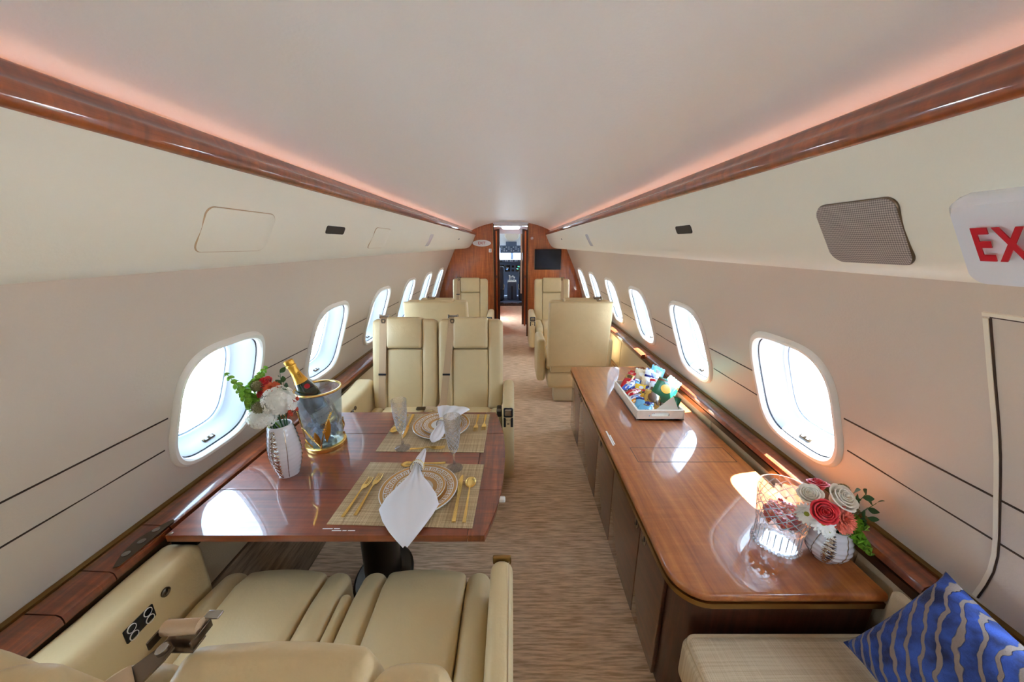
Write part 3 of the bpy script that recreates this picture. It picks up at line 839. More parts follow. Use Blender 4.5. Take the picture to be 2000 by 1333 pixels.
ld = bpy.data.lights.new('daylight', 'AREA'); ld.shape = 'RECTANGLE'; ld.size = 0.40; ld.size_y = 1.64; ld.cycles.is_portal = True
lo = bpy.data.objects.new('entry_daylight', ld); COL.objects.link(lo); lo.matrix_world = frame((-0.47, 7.25, 0.84), (0, 1, 0), (0, 0, 1), (1, 0, 0))
lo.matrix_world = frame((-0.47, 7.25, 0.84), (0, -1, 0), (0, 0, 1), (-1, 0, 0))
# apron outside
g = G(); g.add([(-60, -60, -1.6), (60, -60, -1.6), (60, 60, -1.6), (-60, 60, -1.6)], [(0, 1, 2, 3)])
struct(g.build('ground', 'concrete', smooth=False), 'pale concrete apron outside')

# ------------------------------------------------------------------ seats
def make_seat(name, label, group, loc, rotz, W=0.45, belt_u=None, arms=(), single=False, zrec=13.0, detail=True, control=None):
    """Leather cabin seat. Local frame: front faces -y, x to the viewer's right when it faces the viewer.
       y=0 is the foot of the backrest's front face."""
    t = thing(name, label, 'seat', loc, rotz, group)
    h = W / 2
    SH = 0.445                                       # top of the seat cushion
    # base and skirt
    g = G(); g.rbox((0, -0.16, 0.085), (W * 0.55, 0.42, 0.17), 0.02, 2, 1); g.build('plinth', 'dado', t)
    g = G(); g.rbox((0, -0.17, 0.24), (W * 0.94, 0.52, 0.17), 0.03, 3, 2); g.build('seat_base', 'leather', t)
    # seat cushion in three lengthwise pads, plus the rear strip of the centre pad
    bw = W * 0.19
    def puff(a):
        def fn(p, u):
            k = (1 - u[0] ** 2) * (1 - u[1] ** 2)
            return (p.x, p.y, p.z + a * k if p.z > 0 else p.z)
        return fn
    def nose(a):
        def fn(p, u):
            k = (1 - min(1, abs(u[0])) ** 2)
            z = p.z + a * k * (1 - u[1] ** 2) if p.z > 0 else p.z
            f = max(0.0, (-u[1] - 0.55) / 0.45)
            return (p.x, p.y - 0.012 * (1 - u[0] ** 2) * (1 if p.y < 0 else 0), z - 0.035 * f * f)
        return fn
    for s in (-1, 1):
        g = G(); g.rbox((s * (h - bw / 2 - 0.002), -0.225, SH - 0.065), (bw, 0.47, 0.13), 0.035, 3, 4, fn=nose(0.004)); g.build('seat_bolster', 'leather', t)
    cw = W - 2 * bw - 0.006
    g = G(); g.rbox((0, -0.290, SH - 0.062), (cw, 0.34, 0.135), 0.022, 3, 5, fn=nose(0.016)); g.build('seat_cushion', 'leather', t)
    g = G(); g.rbox((0, -0.058, SH - 0.065), (cw, 0.12, 0.13), 0.016, 3, 3, fn=puff(0.008)); g.build('seat_cushion', 'leather', t)
    # backrest
    B = Matrix.Translation((0, 0, SH - 0.02)) @ Matrix.Rotation(R(-zrec), 4, 'X')      # local: x across, y back, z up the back
    HT = 0.635
    def crown(p, u):
        f = max(0, u[2] - 0.80) / 0.20
        return (p.x * (1 - 0.03 * f) , p.y, p.z + (0.010 * (1 - u[0] ** 2) if p.z > 0 else 0))
    g = G(B); g.rbox((0, 0.085, HT / 2 - 0.01), (W - 0.006, 0.085, HT - 0.012), 0.038, 4, 4, fn=crown); g.build('back_shell', 'leather', t)
    bl, brr = W * 0.23, W * 0.23
    def bol(sgn):
        def fn(p, u):
            f = max(0, u[2] - 0.86) / 0.14
            lo = max(0, -u[2] - 0.6) / 0.4
            return (p.x - sgn * 0.012 * f * f - sgn * 0.012 * lo * lo, p.y - (0.006 * (1 - u[0] ** 2) if p.y < 0 else 0) + 0.01 * f * f, p.z)
        return fn
    g = G(B); g.rbox((-(h - bl / 2), 0.045, HT / 2 - 0.006), (bl - 0.0015, 0.10, HT - 0.01), 0.026, 4, 5, fn=bol(-1)); g.build('back_bolster', 'leather', t)
    g = G(B); g.rbox(((h - brr / 2), 0.045, HT / 2 - 0.006), (brr - 0.0015, 0.10, HT - 0.01), 0.026, 4, 5, fn=bol(1)); g.build('back_bolster', 'leather', t)
    def pillow(a, lowr=0.0):
        def fn(p, u):
            return (p.x, p.y - a * (1 - u[0] ** 2) * (1 - abs(u[2]) ** 3) if p.y < 0 else p.y, p.z)
        return fn
    cw = W - bl - brr - 0.001
    HH = 0.215                                         # headrest height
    g = G(B); g.rbox((0, 0.042, (HT - HH) / 2 - 0.002), (cw, 0.09, HT - HH - 0.003), 0.012, 3, 6, fn=pillow(0.010)); g.build('back_cushion', 'leather', t)
    g = G(B); g.rbox((0, 0.036, HT - HH / 2 + 0.002), (cw, 0.110, HH - 0.001), 0.020, 4, 6, fn=pillow(0.016)); g.build('headrest', 'leather', t)
    # shoulder belt
    if belt_u is not None:
        u0, u1 = belt_u
        sgn = -1 if u0 < 0 else 1
        pts = []
        for k in range(13):
            s = k / 12
            pts.append((u0 + (u1 - u0) * s, -0.0150, HT - 0.01 - (HT - 0.02) * s))
        g = G(B); g.ribbon([(u0, 0.05, HT + 0.012), (u0, 0.012, HT + 0.004)] + pts, 0.046, 0.0022); bl_ = g.build('shoulder_belt', 'belt', t)
        if detail:
            s = 0.38 if u0 * 1 < -0.14 else 0.62
            cx = u0 + (u1 - u0) * s
            g = G(B); g.box((cx, -0.0150, HT - 0.01 - (HT - 0.02) * s), (0.050, 0.0075, 0.013)); g.build('belt_stop', 'black_plastic', bl_)
        g = G(B)
        g.tube([(u0 - 0.03, 0.006, HT + 0.004), (u0 + 0.03, 0.006, HT + 0.004)], 0.0085, 12)
        gd = g.build('belt_roller', 'steel', t)
        g = G(B)
        for sx in (-1, 1): g.rbox((u0 + sx * 0.031, 0.022, HT + 0.006), (0.004, 0.05, 0.026), 0.0015, 2, 1)
        g.box((u0, 0.045, HT + 0.008), (0.06, 0.006, 0.012))
        g.build('roller_bracket', 'steel', gd)
        g = G(B)
        q = [(-0.012, 0.0), (0.012, 0.0), (0.016, -0.012), (0.010, -0.03), (-0.010, -0.03), (-0.016, -0.012)]
        iq = [(x * 0.5, -0.015 + (z + 0.015) * 0.45) for x, z in q]
        g.loft([[(u0 + x, -0.0175, HT - 0.012 + z) for x, z in q], [(u0 + x, -0.0205, HT - 0.012 + z) for x, z in q], [(u0 + x, -0.0205, HT - 0.012 + z) for x, z in iq], [(u0 + x, -0.0175, HT - 0.012 + z) for x, z in iq], [(u0 + x, -0.0175, HT - 0.012 + z) for x, z in q]])
        g.build('belt_tongue', 'bronze', gd)
    # arms
    for a in arms:
        s = -1 if a['side'] == 'l' else 1
        w = a.get('w', 0.07); zt = a.get('z', 0.585); y0, y1 = a.get('y', (-0.30, 0.10)); zb = a.get('zb', 0.12)
        x0 = s * (h + 0.004 + w / 2)
        def armf(p, u):
            f = max(0, -u[1] - 0.3) / 0.7; lo = max(0, -u[2])
            b = max(0, u[1] - 0.1) / 0.9
            return (p.x, p.y + 0.05 * lo * lo * (1 if p.y < 0 else 0), p.z + (0.02 * b * b - 0.006 * f * f if p.z > 0 else 0))
        g = G(); g.rbox((x0, (y0 + y1) / 2, (zt + zb) / 2), (w, y1 - y0, zt - zb), min(0.033, w * 0.45), 4, 5, fn=armf); ar = g.build('armrest', 'leather', t)
        if a.get('latch'):
            # recess with mirror-bright handle and black control block on the arm's front end
            g = G(); g.rbox((x0, y0 + 0.006, zt - 0.050), (w * 0.80, 0.02, 0.062), 0.012, 3, 1); rc = g.build('handle_recess', 'black_plastic', ar)
            g = G(); g.rbox((x0, y0 - 0.004, zt - 0.045), (w * 0.58, 0.012, 0.042), 0.010, 3, 1); g.build('handle', 'steel', rc)
            g = G(); g.rbox((x0, y0 + 0.012, zt - 0.115), (w * 0.80, 0.02, 0.062), 0.004, 2, 1); cb = g.build('control_block', 'black_plastic', ar)
            g = G(); g.box((x0, y0 + 0.001, zt - 0.096), (w * 0.5, 0.002, 0.004)); g.build('button_row', 'steel', cb)
            g = G(); g.rbox((x0 - 0.0, y0 + 0.001, zt - 0.122), (0.014, 0.003, 0.008), 0.001, 2, 1); g.build('button', 'bronze', cb)
        if a.get('cap'):
            g = G(); g.rbox((x0, y0 - 0.004, zt - 0.022), (w * 0.86, 0.012, 0.03), 0.005, 3, 1); g.build('end_cap', 'brass', ar)
            n = 24                                        # stitched seam along the outer top edge
            st = G(); st.tube([(x0 + s * w * 0.33, y0 + 0.02 + (y1 - y0 - 0.06) * k / n, zt - 0.0045 + (0.02 * max(0, (k / n * 2 - 1 - 0.1) / 0.9) ** 2)) for k in range(n + 1)], 0.0012, 5); st.build('stitch_line', 'belt', ar)
        if a.get('trim'):
            g = G(); g.rbox((x0, y0 - 0.001, zt - 0.012), (w * 0.7, 0.014, 0.022), 0.004, 2, 1); g.build('end_trim', 'dark_bronze', ar)
        if a.get('panel'):
            # inboard-facing seat control keypad with four round buttons, and a jack
            px = x0 - s * (w / 2 + 0.001)
            Mp = frame((px, a['panel'], zt - 0.062), (0, s, 0), (0, 0, 1), (-s, 0, 0))
            g = G(Mp); g.rbox((0, 0, 0), (0.085, 0.052, 0.005), 0.002, 2, 1, fn=lambda p, u: (p.x * (1 - 0.12 * u[1] ** 2), p.y * (1 - 0.22 * u[0] ** 2), p.z)); kp = g.build('keypad', 'black_gloss', ar)
            for bx in (-0.021, 0.021):
                for by in (-0.012, 0.012):
                    b = G(Mp); b.lathe([(0.0112, 0.002), (0.0112, 0.0045), (0.0095, 0.0045)], 20, False, False); b.v = [v + (Mp.to_3x3() @ Vector((bx, by, 0))) for v in b.v]; b.build('button_ring', 'white_print', kp)
            j = G(Mp @ Matrix.Translation((a.get('jack', 0.085), 0.016, 0))); j.lathe([(0.013, 0), (0.013, 0.004), (0.009, 0.006), (0.006, 0.002), (0.003, 0.002), (0.0, 0.003)], 20); j.build('jack', 'bronze', ar)
    if single:
        # plain padded rear shell and skirt
        g = G(B); g.rbox((0, 0.128, HT / 2 + 0.0), (W + 0.004, 0.035, HT + 0.01), 0.017, 3, 4, fn=lambda p, u: (p.x, p.y + (0.016 * (1 - u[0] ** 4) * (1 - u[2] ** 4) if p.y > 0 else 0), p.z)); g.build('rear_panel', 'leather', t)
        g = G(); g.rbox((0, 0.045, 0.375), (W * 0.86, 0.10, 0.11), 0.015, 3, 2); g.build('rear_skirt', 'leather', t)
        g = G(); g.rbox((0, 0.035, 0.265), (W * 0.86, 0.10, 0.10), 0.012, 3, 2); g.build('rear_skirt', 'leather', t)
        g = G(); g.rbox((0, 0.0, 0.105), (W * 0.72, 0.14, 0.19), 0.010, 2, 1); g.build('rear_plinth', 'dado', t)
        g = G(); g.box((-W * 0.18, 0.03, 0.008), (0.05, 0.05, 0.014)); g.build('floor_track', 'black_plastic', t)
    return t

# pair at the table facing the camera
make_seat('leather_armchair', 'leather table seat beside the window, facing aft, behind the champagne bucket', 'seats behind the table', (-0.718, 2.19, 0), 0, 0.445, belt_u=(-0.135, -0.155),
          arms=[dict(side='l', w=0.13, z=0.60, y=(-0.46, 0.10), panel=-0.30, jack=-0.06)])
make_seat('leather_armchair', 'leather table seat beside the aisle, facing aft, behind the crystal flutes', 'seats behind the table', (-0.265, 2.19, 0), 0, 0.445, belt_u=(-0.12, -0.19),
          arms=[dict(side='r', w=0.072, z=0.60, y=(-0.30, 0.10), zb=0.05, latch=True)])
# lap belts lying on the far pair
t = thing('lap_belt', 'folded lap belt with buckle lying between the two far table seats', 'seat belt', (-0.50, 2.12, 0.46))
g = G(); g.ribbon([(-0.11, -0.01, 0.006), (-0.05, 0.0, 0.012), (0.0, -0.01, 0.014), (0.03, -0.02, 0.002), (0.045, -0.02, -0.02)], 0.03, 0.003, side=(0, 1, 0.3)); g.build('webbing', 'belt', t)
g = G(); g.rbox((-0.085, -0.012, 0.012), (0.06, 0.032, 0.014), 0.005, 2, 1); g.build('buckle', 'bronze', t)
t = thing('belt_buckle', 'black belt buckle receiver beside the aisle armrest of the far seats', 'buckle', (-0.062, 2.04, 0.478))
g = G(); g.rbox((0, 0, 0.01), (0.032, 0.075, 0.05), 0.008, 2, 1); g.build('receiver', 'black_plastic', t)
g = G(); g.rbox((0, -0.035, 0.034), (0.024, 0.02, 0.012), 0.003, 2, 1); g.build('release', 'grey_plastic', t)

# pair nearest the camera, facing forward (rotated half a turn)
make_seat('leather_armchair', 'nearest leather seat beside the window, facing forward, headrest at the bottom left', 'nearest seats', (-0.755, 0.50, 0), math.pi, 0.445, zrec=18,
          arms=[dict(side='r', w=0.125, z=0.60, y=(-0.42, 0.02), panel=-0.20, jack=-0.075, zb=0.2, trim=True)])
near_aisle = make_seat('leather_armchair', 'nearest leather seat beside the aisle, facing forward, brass-capped armrest', 'nearest seats', (-0.272, 0.50, 0), math.pi, 0.445, zrec=18,
          arms=[dict(side='l', w=0.068, z=0.585, y=(-0.37, 0.25), cap=True)])
g = G(); g.rbox((0.242, -0.12, 0.31), (0.034, 0.50, 0.25), 0.016, 3, 3); ca = g.build('folding_armrest', 'leather', near_aisle)
g = G(); g.rbox((0.242, -0.10, 0.10), (0.024, 0.4, 0.20), 0.004, 2, 1); g.build('bracket', 'dark_bronze', ca)
# big buckle and webbing over the near seat's shoulder
t = thing('shoulder_harness', 'bronze harness buckle with tan webbing on the nearest aisle seat headrest', 'seat belt', (-0.398, 0.322, 1.036))
t.scale = (0.66, 0.66, 0.66)
g = G(); g.tube([(-0.035, 0.012, 0.02), (0.035, 0.012, 0.026)], 0.0135, 14); g.build('webbing_roll', 'belt', t)
g = G()
for sx, sc in ((-1, 1), (1, 1)):
    g = G(frame((sx * 0.040, 0.004, 0.016), (1, 0, 0), (0, 1, 0), (0, 0, 1)))
    g.rbox((0, 0, 0), (0.004, 0.046, 0.026), 0.0018, 2, 1, fn=lambda p, u: (p.x, p.y, p.z * (1 - 0.35 * u[1] ** 2))); g.build('side_plate', 'bronze', t)
g = G(); g.rbox((0, 0.0, -0.004), (0.070, 0.030, 0.004), 0.001, 2, 1); g.build('base_plate', 'bronze', t)
g = G(); g.rbox((0.045, 0.03, 0.03), (0.03, 0.016, 0.005), 0.002, 2, 1); g.build('hook', 'steel', t)
Mt = frame((-0.012, -0.030, 0.006), Vector((0.8, -0.5, 0.1)).normalized(), Vector((0.5, 0.8, 0.2)).normalized(), Vector((-0.15, -0.1, 0.98)).normalized())
g = G(Mt)
q = [(-0.028, -0.036), (0.028, -0.036), (0.020, 0.005), (0.011, 0.022), (-0.011, 0.022), (-0.020, 0.005)]
g.prism(q, 0, 0.004); g.build('tongue_plate', 'bronze', t)
g = G(Mt); g.lathe([(0.0105, 0.003), (0.0105, 0.012), (0.009, 0.0135)], 20, M=Matrix.Translation((0, 0.010, 0))); g.build('stud', 'steel', t)
g = G(); g.ribbon([(-0.030, -0.056, 0.008), (-0.052, -0.085, 0.008), (-0.075, -0.12, -0.005), (-0.095, -0.16, -0.06)], 0.05, 0.003, side=(0.8, -0.5, 0.1)); g.build('webbing', 'belt', t)

# single club seats
make_seat('leather_armchair', 'right club seat facing forward, plain back towards the credenza', 'club seats', (0.635, 3.27, 0), math.pi, 0.56, arms=[dict(side='r', w=0.085, z=0.62, y=(-0.40, 0.02), zb=0.2), dict(side='l', w=0.085, z=0.62, y=(-0.40, 0.02), zb=0.2)], belt_u=(-0.16, -0.2), single=True, zrec=9, detail=False)
make_seat('leather_armchair', 'left club seat facing forward, only its top edge shows behind the table seats', 'club seats', (-0.66, 3.27, 0), math.pi, 0.56, arms=[dict(side='r', w=0.085, z=0.60, y=(-0.40, 0.02), zb=0.2), dict(side='l', w=0.085, z=0.60, y=(-0.40, 0.02), zb=0.2)], belt_u=(0.05, 0.05), single=True, zrec=9, detail=False)
make_seat('leather_armchair', 'left club seat facing aft against the wood bulkhead under the oval exit sign', 'club seats', (-0.60, 5.10, 0), 0, 0.52, arms=[dict(side='l', w=0.08, z=0.58, y=(-0.40, 0.06), zb=0.2), dict(side='r', w=0.09, z=0.58, y=(-0.40, 0.06), zb=0.1, latch=True)], belt_u=(-0.165, -0.20), zrec=10)
make_seat('leather_armchair', 'right club seat facing aft against the wood bulkhead under the monitor', 'club seats', (0.615, 5.10, 0), 0, 0.52, arms=[dict(side='r', w=0.08, z=0.58, y=(-0.40, 0.06), zb=0.2), dict(side='l', w=0.09, z=0.58, y=(-0.40, 0.06), zb=0.1, latch=True)], belt_u=(0.14, 0.17), zrec=10)

# ------------------------------------------------------------------ dining table
TZ = 0.645
t = thing('dining_table', 'varnished wood pedestal dining table set for two against the left ledge', 'table', (0, 0, 0))
EDGE = [(0.885, -0.066), (0.93, -0.052), (1.0, -0.034), (1.095, -0.019), (1.2, -0.012), (1.3, -0.010), (1.4, -0.013), (1.495, -0.021), (1.6, -0.04), (1.68, -0.058), (1.715, -0.068)]
def ex(y): return spline(EDGE, y)
def slab(poly, z0, z1, b, name, m, parent):
    cx = sum(p[0] for p in poly) / len(poly); cy = sum(p[1] for p in poly) / len(poly)
    def ins(k):
        out = []
        for i, (x, y) in enumerate(poly):
            a = Vector(poly[i - 1]); q = Vector((x, y)); d = Vector(poly[(i + 1) % len(poly)])
            e1 = (q - a).normalized(); e2 = (d - q).normalized()
            n1 = Vector((-e1.y, e1.x)); n2 = Vector((-e2.y, e2.x))
            nn = (n1 + n2); nn = nn / max(0.3, nn.length_squared) * 2 if nn.length > 1e-6 else n1
            q2 = q + nn * k * 0.5 * 1.0
            out.append((q2.x, q2.y))
        return out
    area = sum(poly[i - 1][0] * poly[i][1] - poly[i][0] * poly[i - 1][1] for i in range(len(poly)))
    s = 1 if area > 0 else -1
    g = G()
    g.loft([[(x, y, z0) for x, y in ins(s * b)], [(x, y, z0 + b) for x, y in poly], [(x, y, z1 - b) for x, y in poly], [(x, y, z1) for x, y in ins(s * b)]], True, True, True)
    return g.build(name, m, parent, sharp=50)
cuts = [0.885, 1.095, 1.495, 1.715]
for a, b in zip(cuts, cuts[1:]):
    a2, b2 = a + (0.0012 if a > 0.9 else 0), b - (0.0012 if b < 1.7 else 0)
    slab([(-1.062, a2), (-0.1205, a2), (-0.1205, b2), (-1.062, b2)], TZ - 0.024, TZ, 0.0012, 'table_leaf', 'wood_table', t)
    n = 8; ys = [a2 + (b2 - a2) * k / n for k in range(n + 1)]
    slab([(-0.1195, a2)] + [(ex(y), y) for y in ys] + [(-0.1195, b2)], TZ - 0.024, TZ, 0.0012, 'edge_band', 'wood_dark_red' if False else 'wood_ledge', t)
g = G(); g.box((-0.58, 1.30, TZ - 0.031), (0.93, 0.78, 0.013)); g.build('under_frame', 'wood_dark', t)
def ell(rx, ry, z): return [(-0.585 + rx * math.cos(2 * math.pi * i / 32), 1.30 + ry * math.sin(2 * math.pi * i / 32), z) for i in range(32)]
g = G(); g.loft([ell(0.075, 0.11, 0.02), ell(0.075, 0.11, TZ - 0.10), ell(0.082, 0.118, TZ - 0.098), ell(0.082, 0.118, TZ - 0.038)], True, True, True); g.build('pedestal', 'dark_bronze', t)
g = G(); g.loft([ell(0.13, 0.17, 0.0), ell(0.13, 0.17, 0.012), ell(0.12, 0.16, 0.02)], True, True, True); g.build('foot_plate', 'dark_bronze', t)
g = G(); g.rbox((-0.018, 1.06, TZ - 0.012), (0.028, 0.02, 0.016), 0.005, 2, 1); g.build('release_latch', 'window_bezel', t)
g = G(); g.sphere((-1.05, 0.893, TZ + 0.001), 0.006, (1, 1, 0.5)); g.build('corner_pin', 'steel', t)
pr = G()
for i, (x0, x1, y) in enumerate(((-0.585, -0.553, 0.9305), (-0.549, -0.53, 0.9305), (-0.552, -0.522, 0.9225), (-0.518, -0.505, 0.9225), (-0.501, -0.478, 0.9225))):
    pr.box(((x0 + x1) / 2, y - 0.018, TZ + 0.0003), (x1 - x0, 0.0035, 0.0005))
pr.build('printed_notice', 'white_print', t)

# left ledge switch plate and recessed pull
t = thing('ledge_switch_plate', 'bronze plate with three round buttons set in the left wood ledge', 'switch plate', (-1.105, 0.865, 0.6405))
pl = [(0.012, -0.085), (0.012, 0.085), (0.0, 0.09)] + [(-0.034 * math.sin(math.pi * k / 10), 0.09 - 0.18 * k / 10) for k in range(1, 10)] + [(0.0, -0.09)]
g = G(); g.prism(pl, 0.0, 0.002); p = g.build('plate', 'bronze', t)
for y in (-0.045, 0.0, 0.045):
    g = G(Matrix.Translation((-0.010, y, 0.002))); g.lathe([(0.010, 0), (0.010, 0.002), (0.007, 0.003)], 20); g.build('button', 'steel', p)

# ------------------------------------------------------------------ credenza
CZ = 0.557
cr = thing('credenza', 'long low wood credenza with dark doors along the right wall', 'cabinet', (0, 0, 0))
def rounded_plan(x0, x1, y0, y1, r, n=8):
    pts = []
    for k in range(n + 1):
        a = R(180 + 90 * k / n); pts.append((x0 + r + r * math.cos(a), y0 + r + r * math.sin(a)))
    pts += [(x1, y0), (x1, y1)]
    r2 = 0.035
    for k in range(n + 1):
        a = R(90 + 90 * k / n); pts.append((x0 + r2 + r2 * math.cos(a), y1 - r2 + r2 * math.sin(a)))
    return pts
g = G(); g.prism(rounded_plan(0.524, 1.085, 0.78, 2.68, 0.085), 0.045, CZ - 0.042); g.build('carcass', 'wood_dark', cr)
g = G(); g.prism(rounded_plan(0.545, 1.085, 0.80, 2.66, 0.07), 0.0, 0.045); g.build('toe_kick', 'wood_dark', cr)
g = G(); g.prism(rounded_plan(0.495, 1.090, 0.759, 2.703, 0.102), CZ - 0.046, CZ - 0.0285); g.build('brass_band', 'brass', cr)
seams = [2.64, 2.30, 1.76, 1.445, 1.09, 0.872]
knobs = {0: [2.335], 1: [2.265], 2: [1.66], 3: [], 4: []}
for i, (b, a) in enumerate(zip(seams, seams[1:])):
    g = G(); g.rbox((0.517, (a + b) / 2, 0.283), (0.014, b - a - 0.005, 0.452), 0.003, 2, 1); d = g.build('cabinet_door', 'wood_door', cr)
    ky = {0: a + 0.04, 1: b - 0.04, 2: b - 0.075, 3: a + 0.035, 4: b - 0.045}[i]
    g = G(frame((0.5105, ky, 0.472), (0, 1, 0), (0, 0, 1), (-1, 0, 0)))
    n = 24
    g.loft([[(0.0175 * s * math.cos(2 * math.pi * q / n), 0.025 * s * math.sin(2 * math.pi * q / n), z) for q in range(n)] for s, z in ((1, 0), (1, 0.003), (0.86, 0.005), (0.72, 0.003), (0.1, 0.002))], True, True, True)
    lt = g.build('latch_ring', 'steel', d)
    g = G(frame((0.5075, ky, 0.472), (0, 1, 0), (0, 0, 1), (-1, 0, 0))); g.rbox((0, 0, 0), (0.004, 0.024, 0.003), 0.001, 2, 1); g.build('latch_tab', 'dark_bronze', lt)
ct = thing('countertop', 'golden varnished wood countertop of the credenza with a flush hatch', 'countertop', (0, 0, 0))
def top_ring(k, z): return [(x, y, z) for x, y in rounded_plan(0.497 + k, 1.094, 0.762 + k, 2.70 - k, 0.10 - k * 0.6)]
g = G(); g.loft([top_ring(0.006, CZ - 0.028), top_ring(0.001, CZ - 0.024), top_ring(0.0, CZ - 0.016), top_ring(0.0015, CZ - 0.005), top_ring(0.005, CZ - 0.001), top_ring(0.011, CZ)], True, True, True); g.build('slab', 'wood_counter', ct, sharp=50)
for (x0, x1, y0, y1) in ((0.60, 1.055, 1.393, 1.396), (0.60, 1.055, 1.510, 1.513), (0.599, 0.602, 1.393, 1.513), (1.053, 1.056, 1.393, 1.513)):
    g = G(); g.box(((x0 + x1) / 2, (y0 + y1) / 2, CZ), (x1 - x0, y1 - y0, 0.0008)); g.build('hatch_gap', 'seam_dark', ct)
g = G(); g.box((0.525, 1.60, CZ + 0.0003), (0.008, 0.14, 0.0006)); g.box((0.534, 1.585, CZ + 0.0003), (0.006, 0.09, 0.0006)); g.build('printed_notice', 'white_print', ct)

# ------------------------------------------------------------------ divan
dv = thing('divan', 'beige herringbone upholstered divan beside the credenza at the lower right', 'sofa', (0.80, 0, 0))
def cush(p, u):
    return (p.x, p.y, p.z + (0.022 * (1 - u[0] ** 2) * (1 - u[1] ** 6) if p.z > 0 else 0))
g = G(); g.rbox((0, -0.10, 0.36), (0.585, 1.70, 0.15), 0.030, 4, 8, fn=cush); sc = g.build('seat_cushion', 'divan_weave', dv)
def loop(z, k):
    x0, x1, y0, y1, r = -0.290 + k, 0.290 - k, -0.948 + k, 0.748 - k, 0.03
    pts = []
    for cx, cy, a0 in ((x1 - r, y1 - r, 0), (x0 + r, y1 - r, 90), (x0 + r, y0 + r, 180), (x1 - r, y0 + r, 270)):
        for q in range(7):
            a = R(a0 + 15 * q); pts.append((cx + r * math.cos(a), cy + r * math.sin(a), z))
    return pts
g = G(); lp = loop(0.431, 0.006); g.tube(lp + [lp[0]], 0.0045, 6); g.build('piping', 'fabric_tan', sc)
g = G(); g.rbox((0.01, -0.10, 0.16), (0.54, 1.66, 0.26), 0.015, 2, 1); g.build('base', 'wood_dark', dv)
g = G(); g.rbox((0.288, -0.10, 0.47), (0.03, 1.70, 0.25), 0.012, 3, 2); g.build('back_panel', 'fabric_tan', dv)
for x in (-0.2, 0.2):
    for y in (-0.8, 0.6):
        g = G(); g.box((x, y, 0.016), (0.05, 0.05, 0.032)); g.build('foot', 'dark_bronze', dv)

# velvet cushion with tiger stripes
m, nt, p = new_mat('velvet')
N = nt.nodes.new; L = nt.links.new
tc = N('ShaderNodeTexCoord')
sp = N('ShaderNodeSeparateXYZ'); L(tc.outputs['Object'], sp.inputs[0])
def mth(op, a, b):
    q = N('ShaderNodeMath'); q.operation = op
    for i_, v_ in enumerate((a, b)):
        if isinstance(v_, (int, float)): q.inputs[i_].default_value = v_
        elif v_ is not None: L(v_, q.inputs[i_])
    return q.outputs[0]
n1 = N('ShaderNodeTexNoise'); n1.inputs['Scale'].default_value = 7; n1.inputs['Detail'].default_value = 1; L(tc.outputs['Object'], n1.inputs['Vector'])
n2 = N('ShaderNodeTexNoise'); n2.inputs['Scale'].default_value = 34; n2.inputs['Detail'].default_value = 1; L(tc.outputs['Object'], n2.inputs['Vector'])
ph = mth('ADD', mth('ADD', mth('MULTIPLY', sp.outputs['X'], 190.0), mth('MULTIPLY', sp.outputs['Y'], -160.0)), mth('ADD', mth('MULTIPLY', n1.outputs['Fac'], 13.0), mth('MULTIPLY', n2.outputs['Fac'], 4.5)))
wave_out = mth('ADD', mth('MULTIPLY', mth('SINE', ph, None), 0.5), 0.5)
nz = N('ShaderNodeTexNoise'); nz.inputs['Scale'].default_value = 26; nz.inputs['Detail'].default_value = 4; L(tc.outputs['Object'], nz.inputs['Vector'])
cb = N('ShaderNodeValToRGB'); e = cb.color_ramp.elements; e[0].position = 0.35; e[0].color = C(8, 20, 66); e[1].position = 0.68; e[1].color = C(44, 78, 164); L(nz.outputs['Fac'], cb.inputs['Fac'])
th = N('ShaderNodeValToRGB'); e = th.color_ramp.elements; e[0].position = 0.16; e[0].color = (1, 1, 1, 1); e[1].position = 0.24; e[1].color = (0, 0, 0, 1); L(wave_out, th.inputs['Fac'])
mx = N('ShaderNodeMix'); mx.data_type = 'RGBA'; mx.inputs[7].default_value = C(136, 118, 106); L(th.outputs['Color'], mx.inputs[0]); L(cb.outputs['Color'], mx.inputs[6]); L(mx.outputs[2], p.inputs['Base Color'])
p.inputs['Roughness'].default_value = 0.75; p.inputs['Sheen Weight'].default_value = 0.35; p.inputs['Sheen Roughness'].default_value = 0.35; p.inputs['Sheen Tint'].default_value = C(140, 170, 240)
bp = N('ShaderNodeBump'); bp.inputs['Strength'].default_value = 0.9; bp.inputs['Distance'].default_value = 0.008; bp.invert = True; L(th.outputs['Color'], bp.inputs['Height'])
nb = N('ShaderNodeTexNoise'); nb.inputs['Scale'].default_value = 420; L(tc.outputs['Object'], nb.inputs['Vector'])
b2 = N('ShaderNodeBump'); b2.inputs['Strength'].default_value = 0.5; b2.inputs['Distance'].default_value = 0.003; L(nb.outputs['Fac'], b2.inputs['Height']); L(bp.outputs['Normal'], b2.inputs['Normal']); L(b2.outputs['Normal'], p.inputs['Normal'])
def pillow_mesh(sx, sy, th_):
    g = G(); n = 22
    rings_t = []; rings_b = []
    for top in (1, -1):
        rows = []
        for i in range(n + 1):
            row = []
            for j in range(n + 1):
                u, v = -1 + 2 * i / n, -1 + 2 * j / n
                pin = 1 - 0.10 * (1 - abs(u) ** 2) * abs(v) ** 3
                piv = 1 - 0.10 * (1 - abs(v) ** 2) * abs(u) ** 3
                k = max(0, (1 - u ** 4) * (1 - v ** 4)) ** 0.55
                wr = 0.004 * math.sin(7 * u + 3 * v) * (1 - u * u) * (1 - v * v)
                row.append((u * sx / 2 * piv, v * sy / 2 * pin, top * (th_ / 2 * k + wr * 0.5)))
            rows.append(row)
        g.loft(rows, closed=False)
    return g
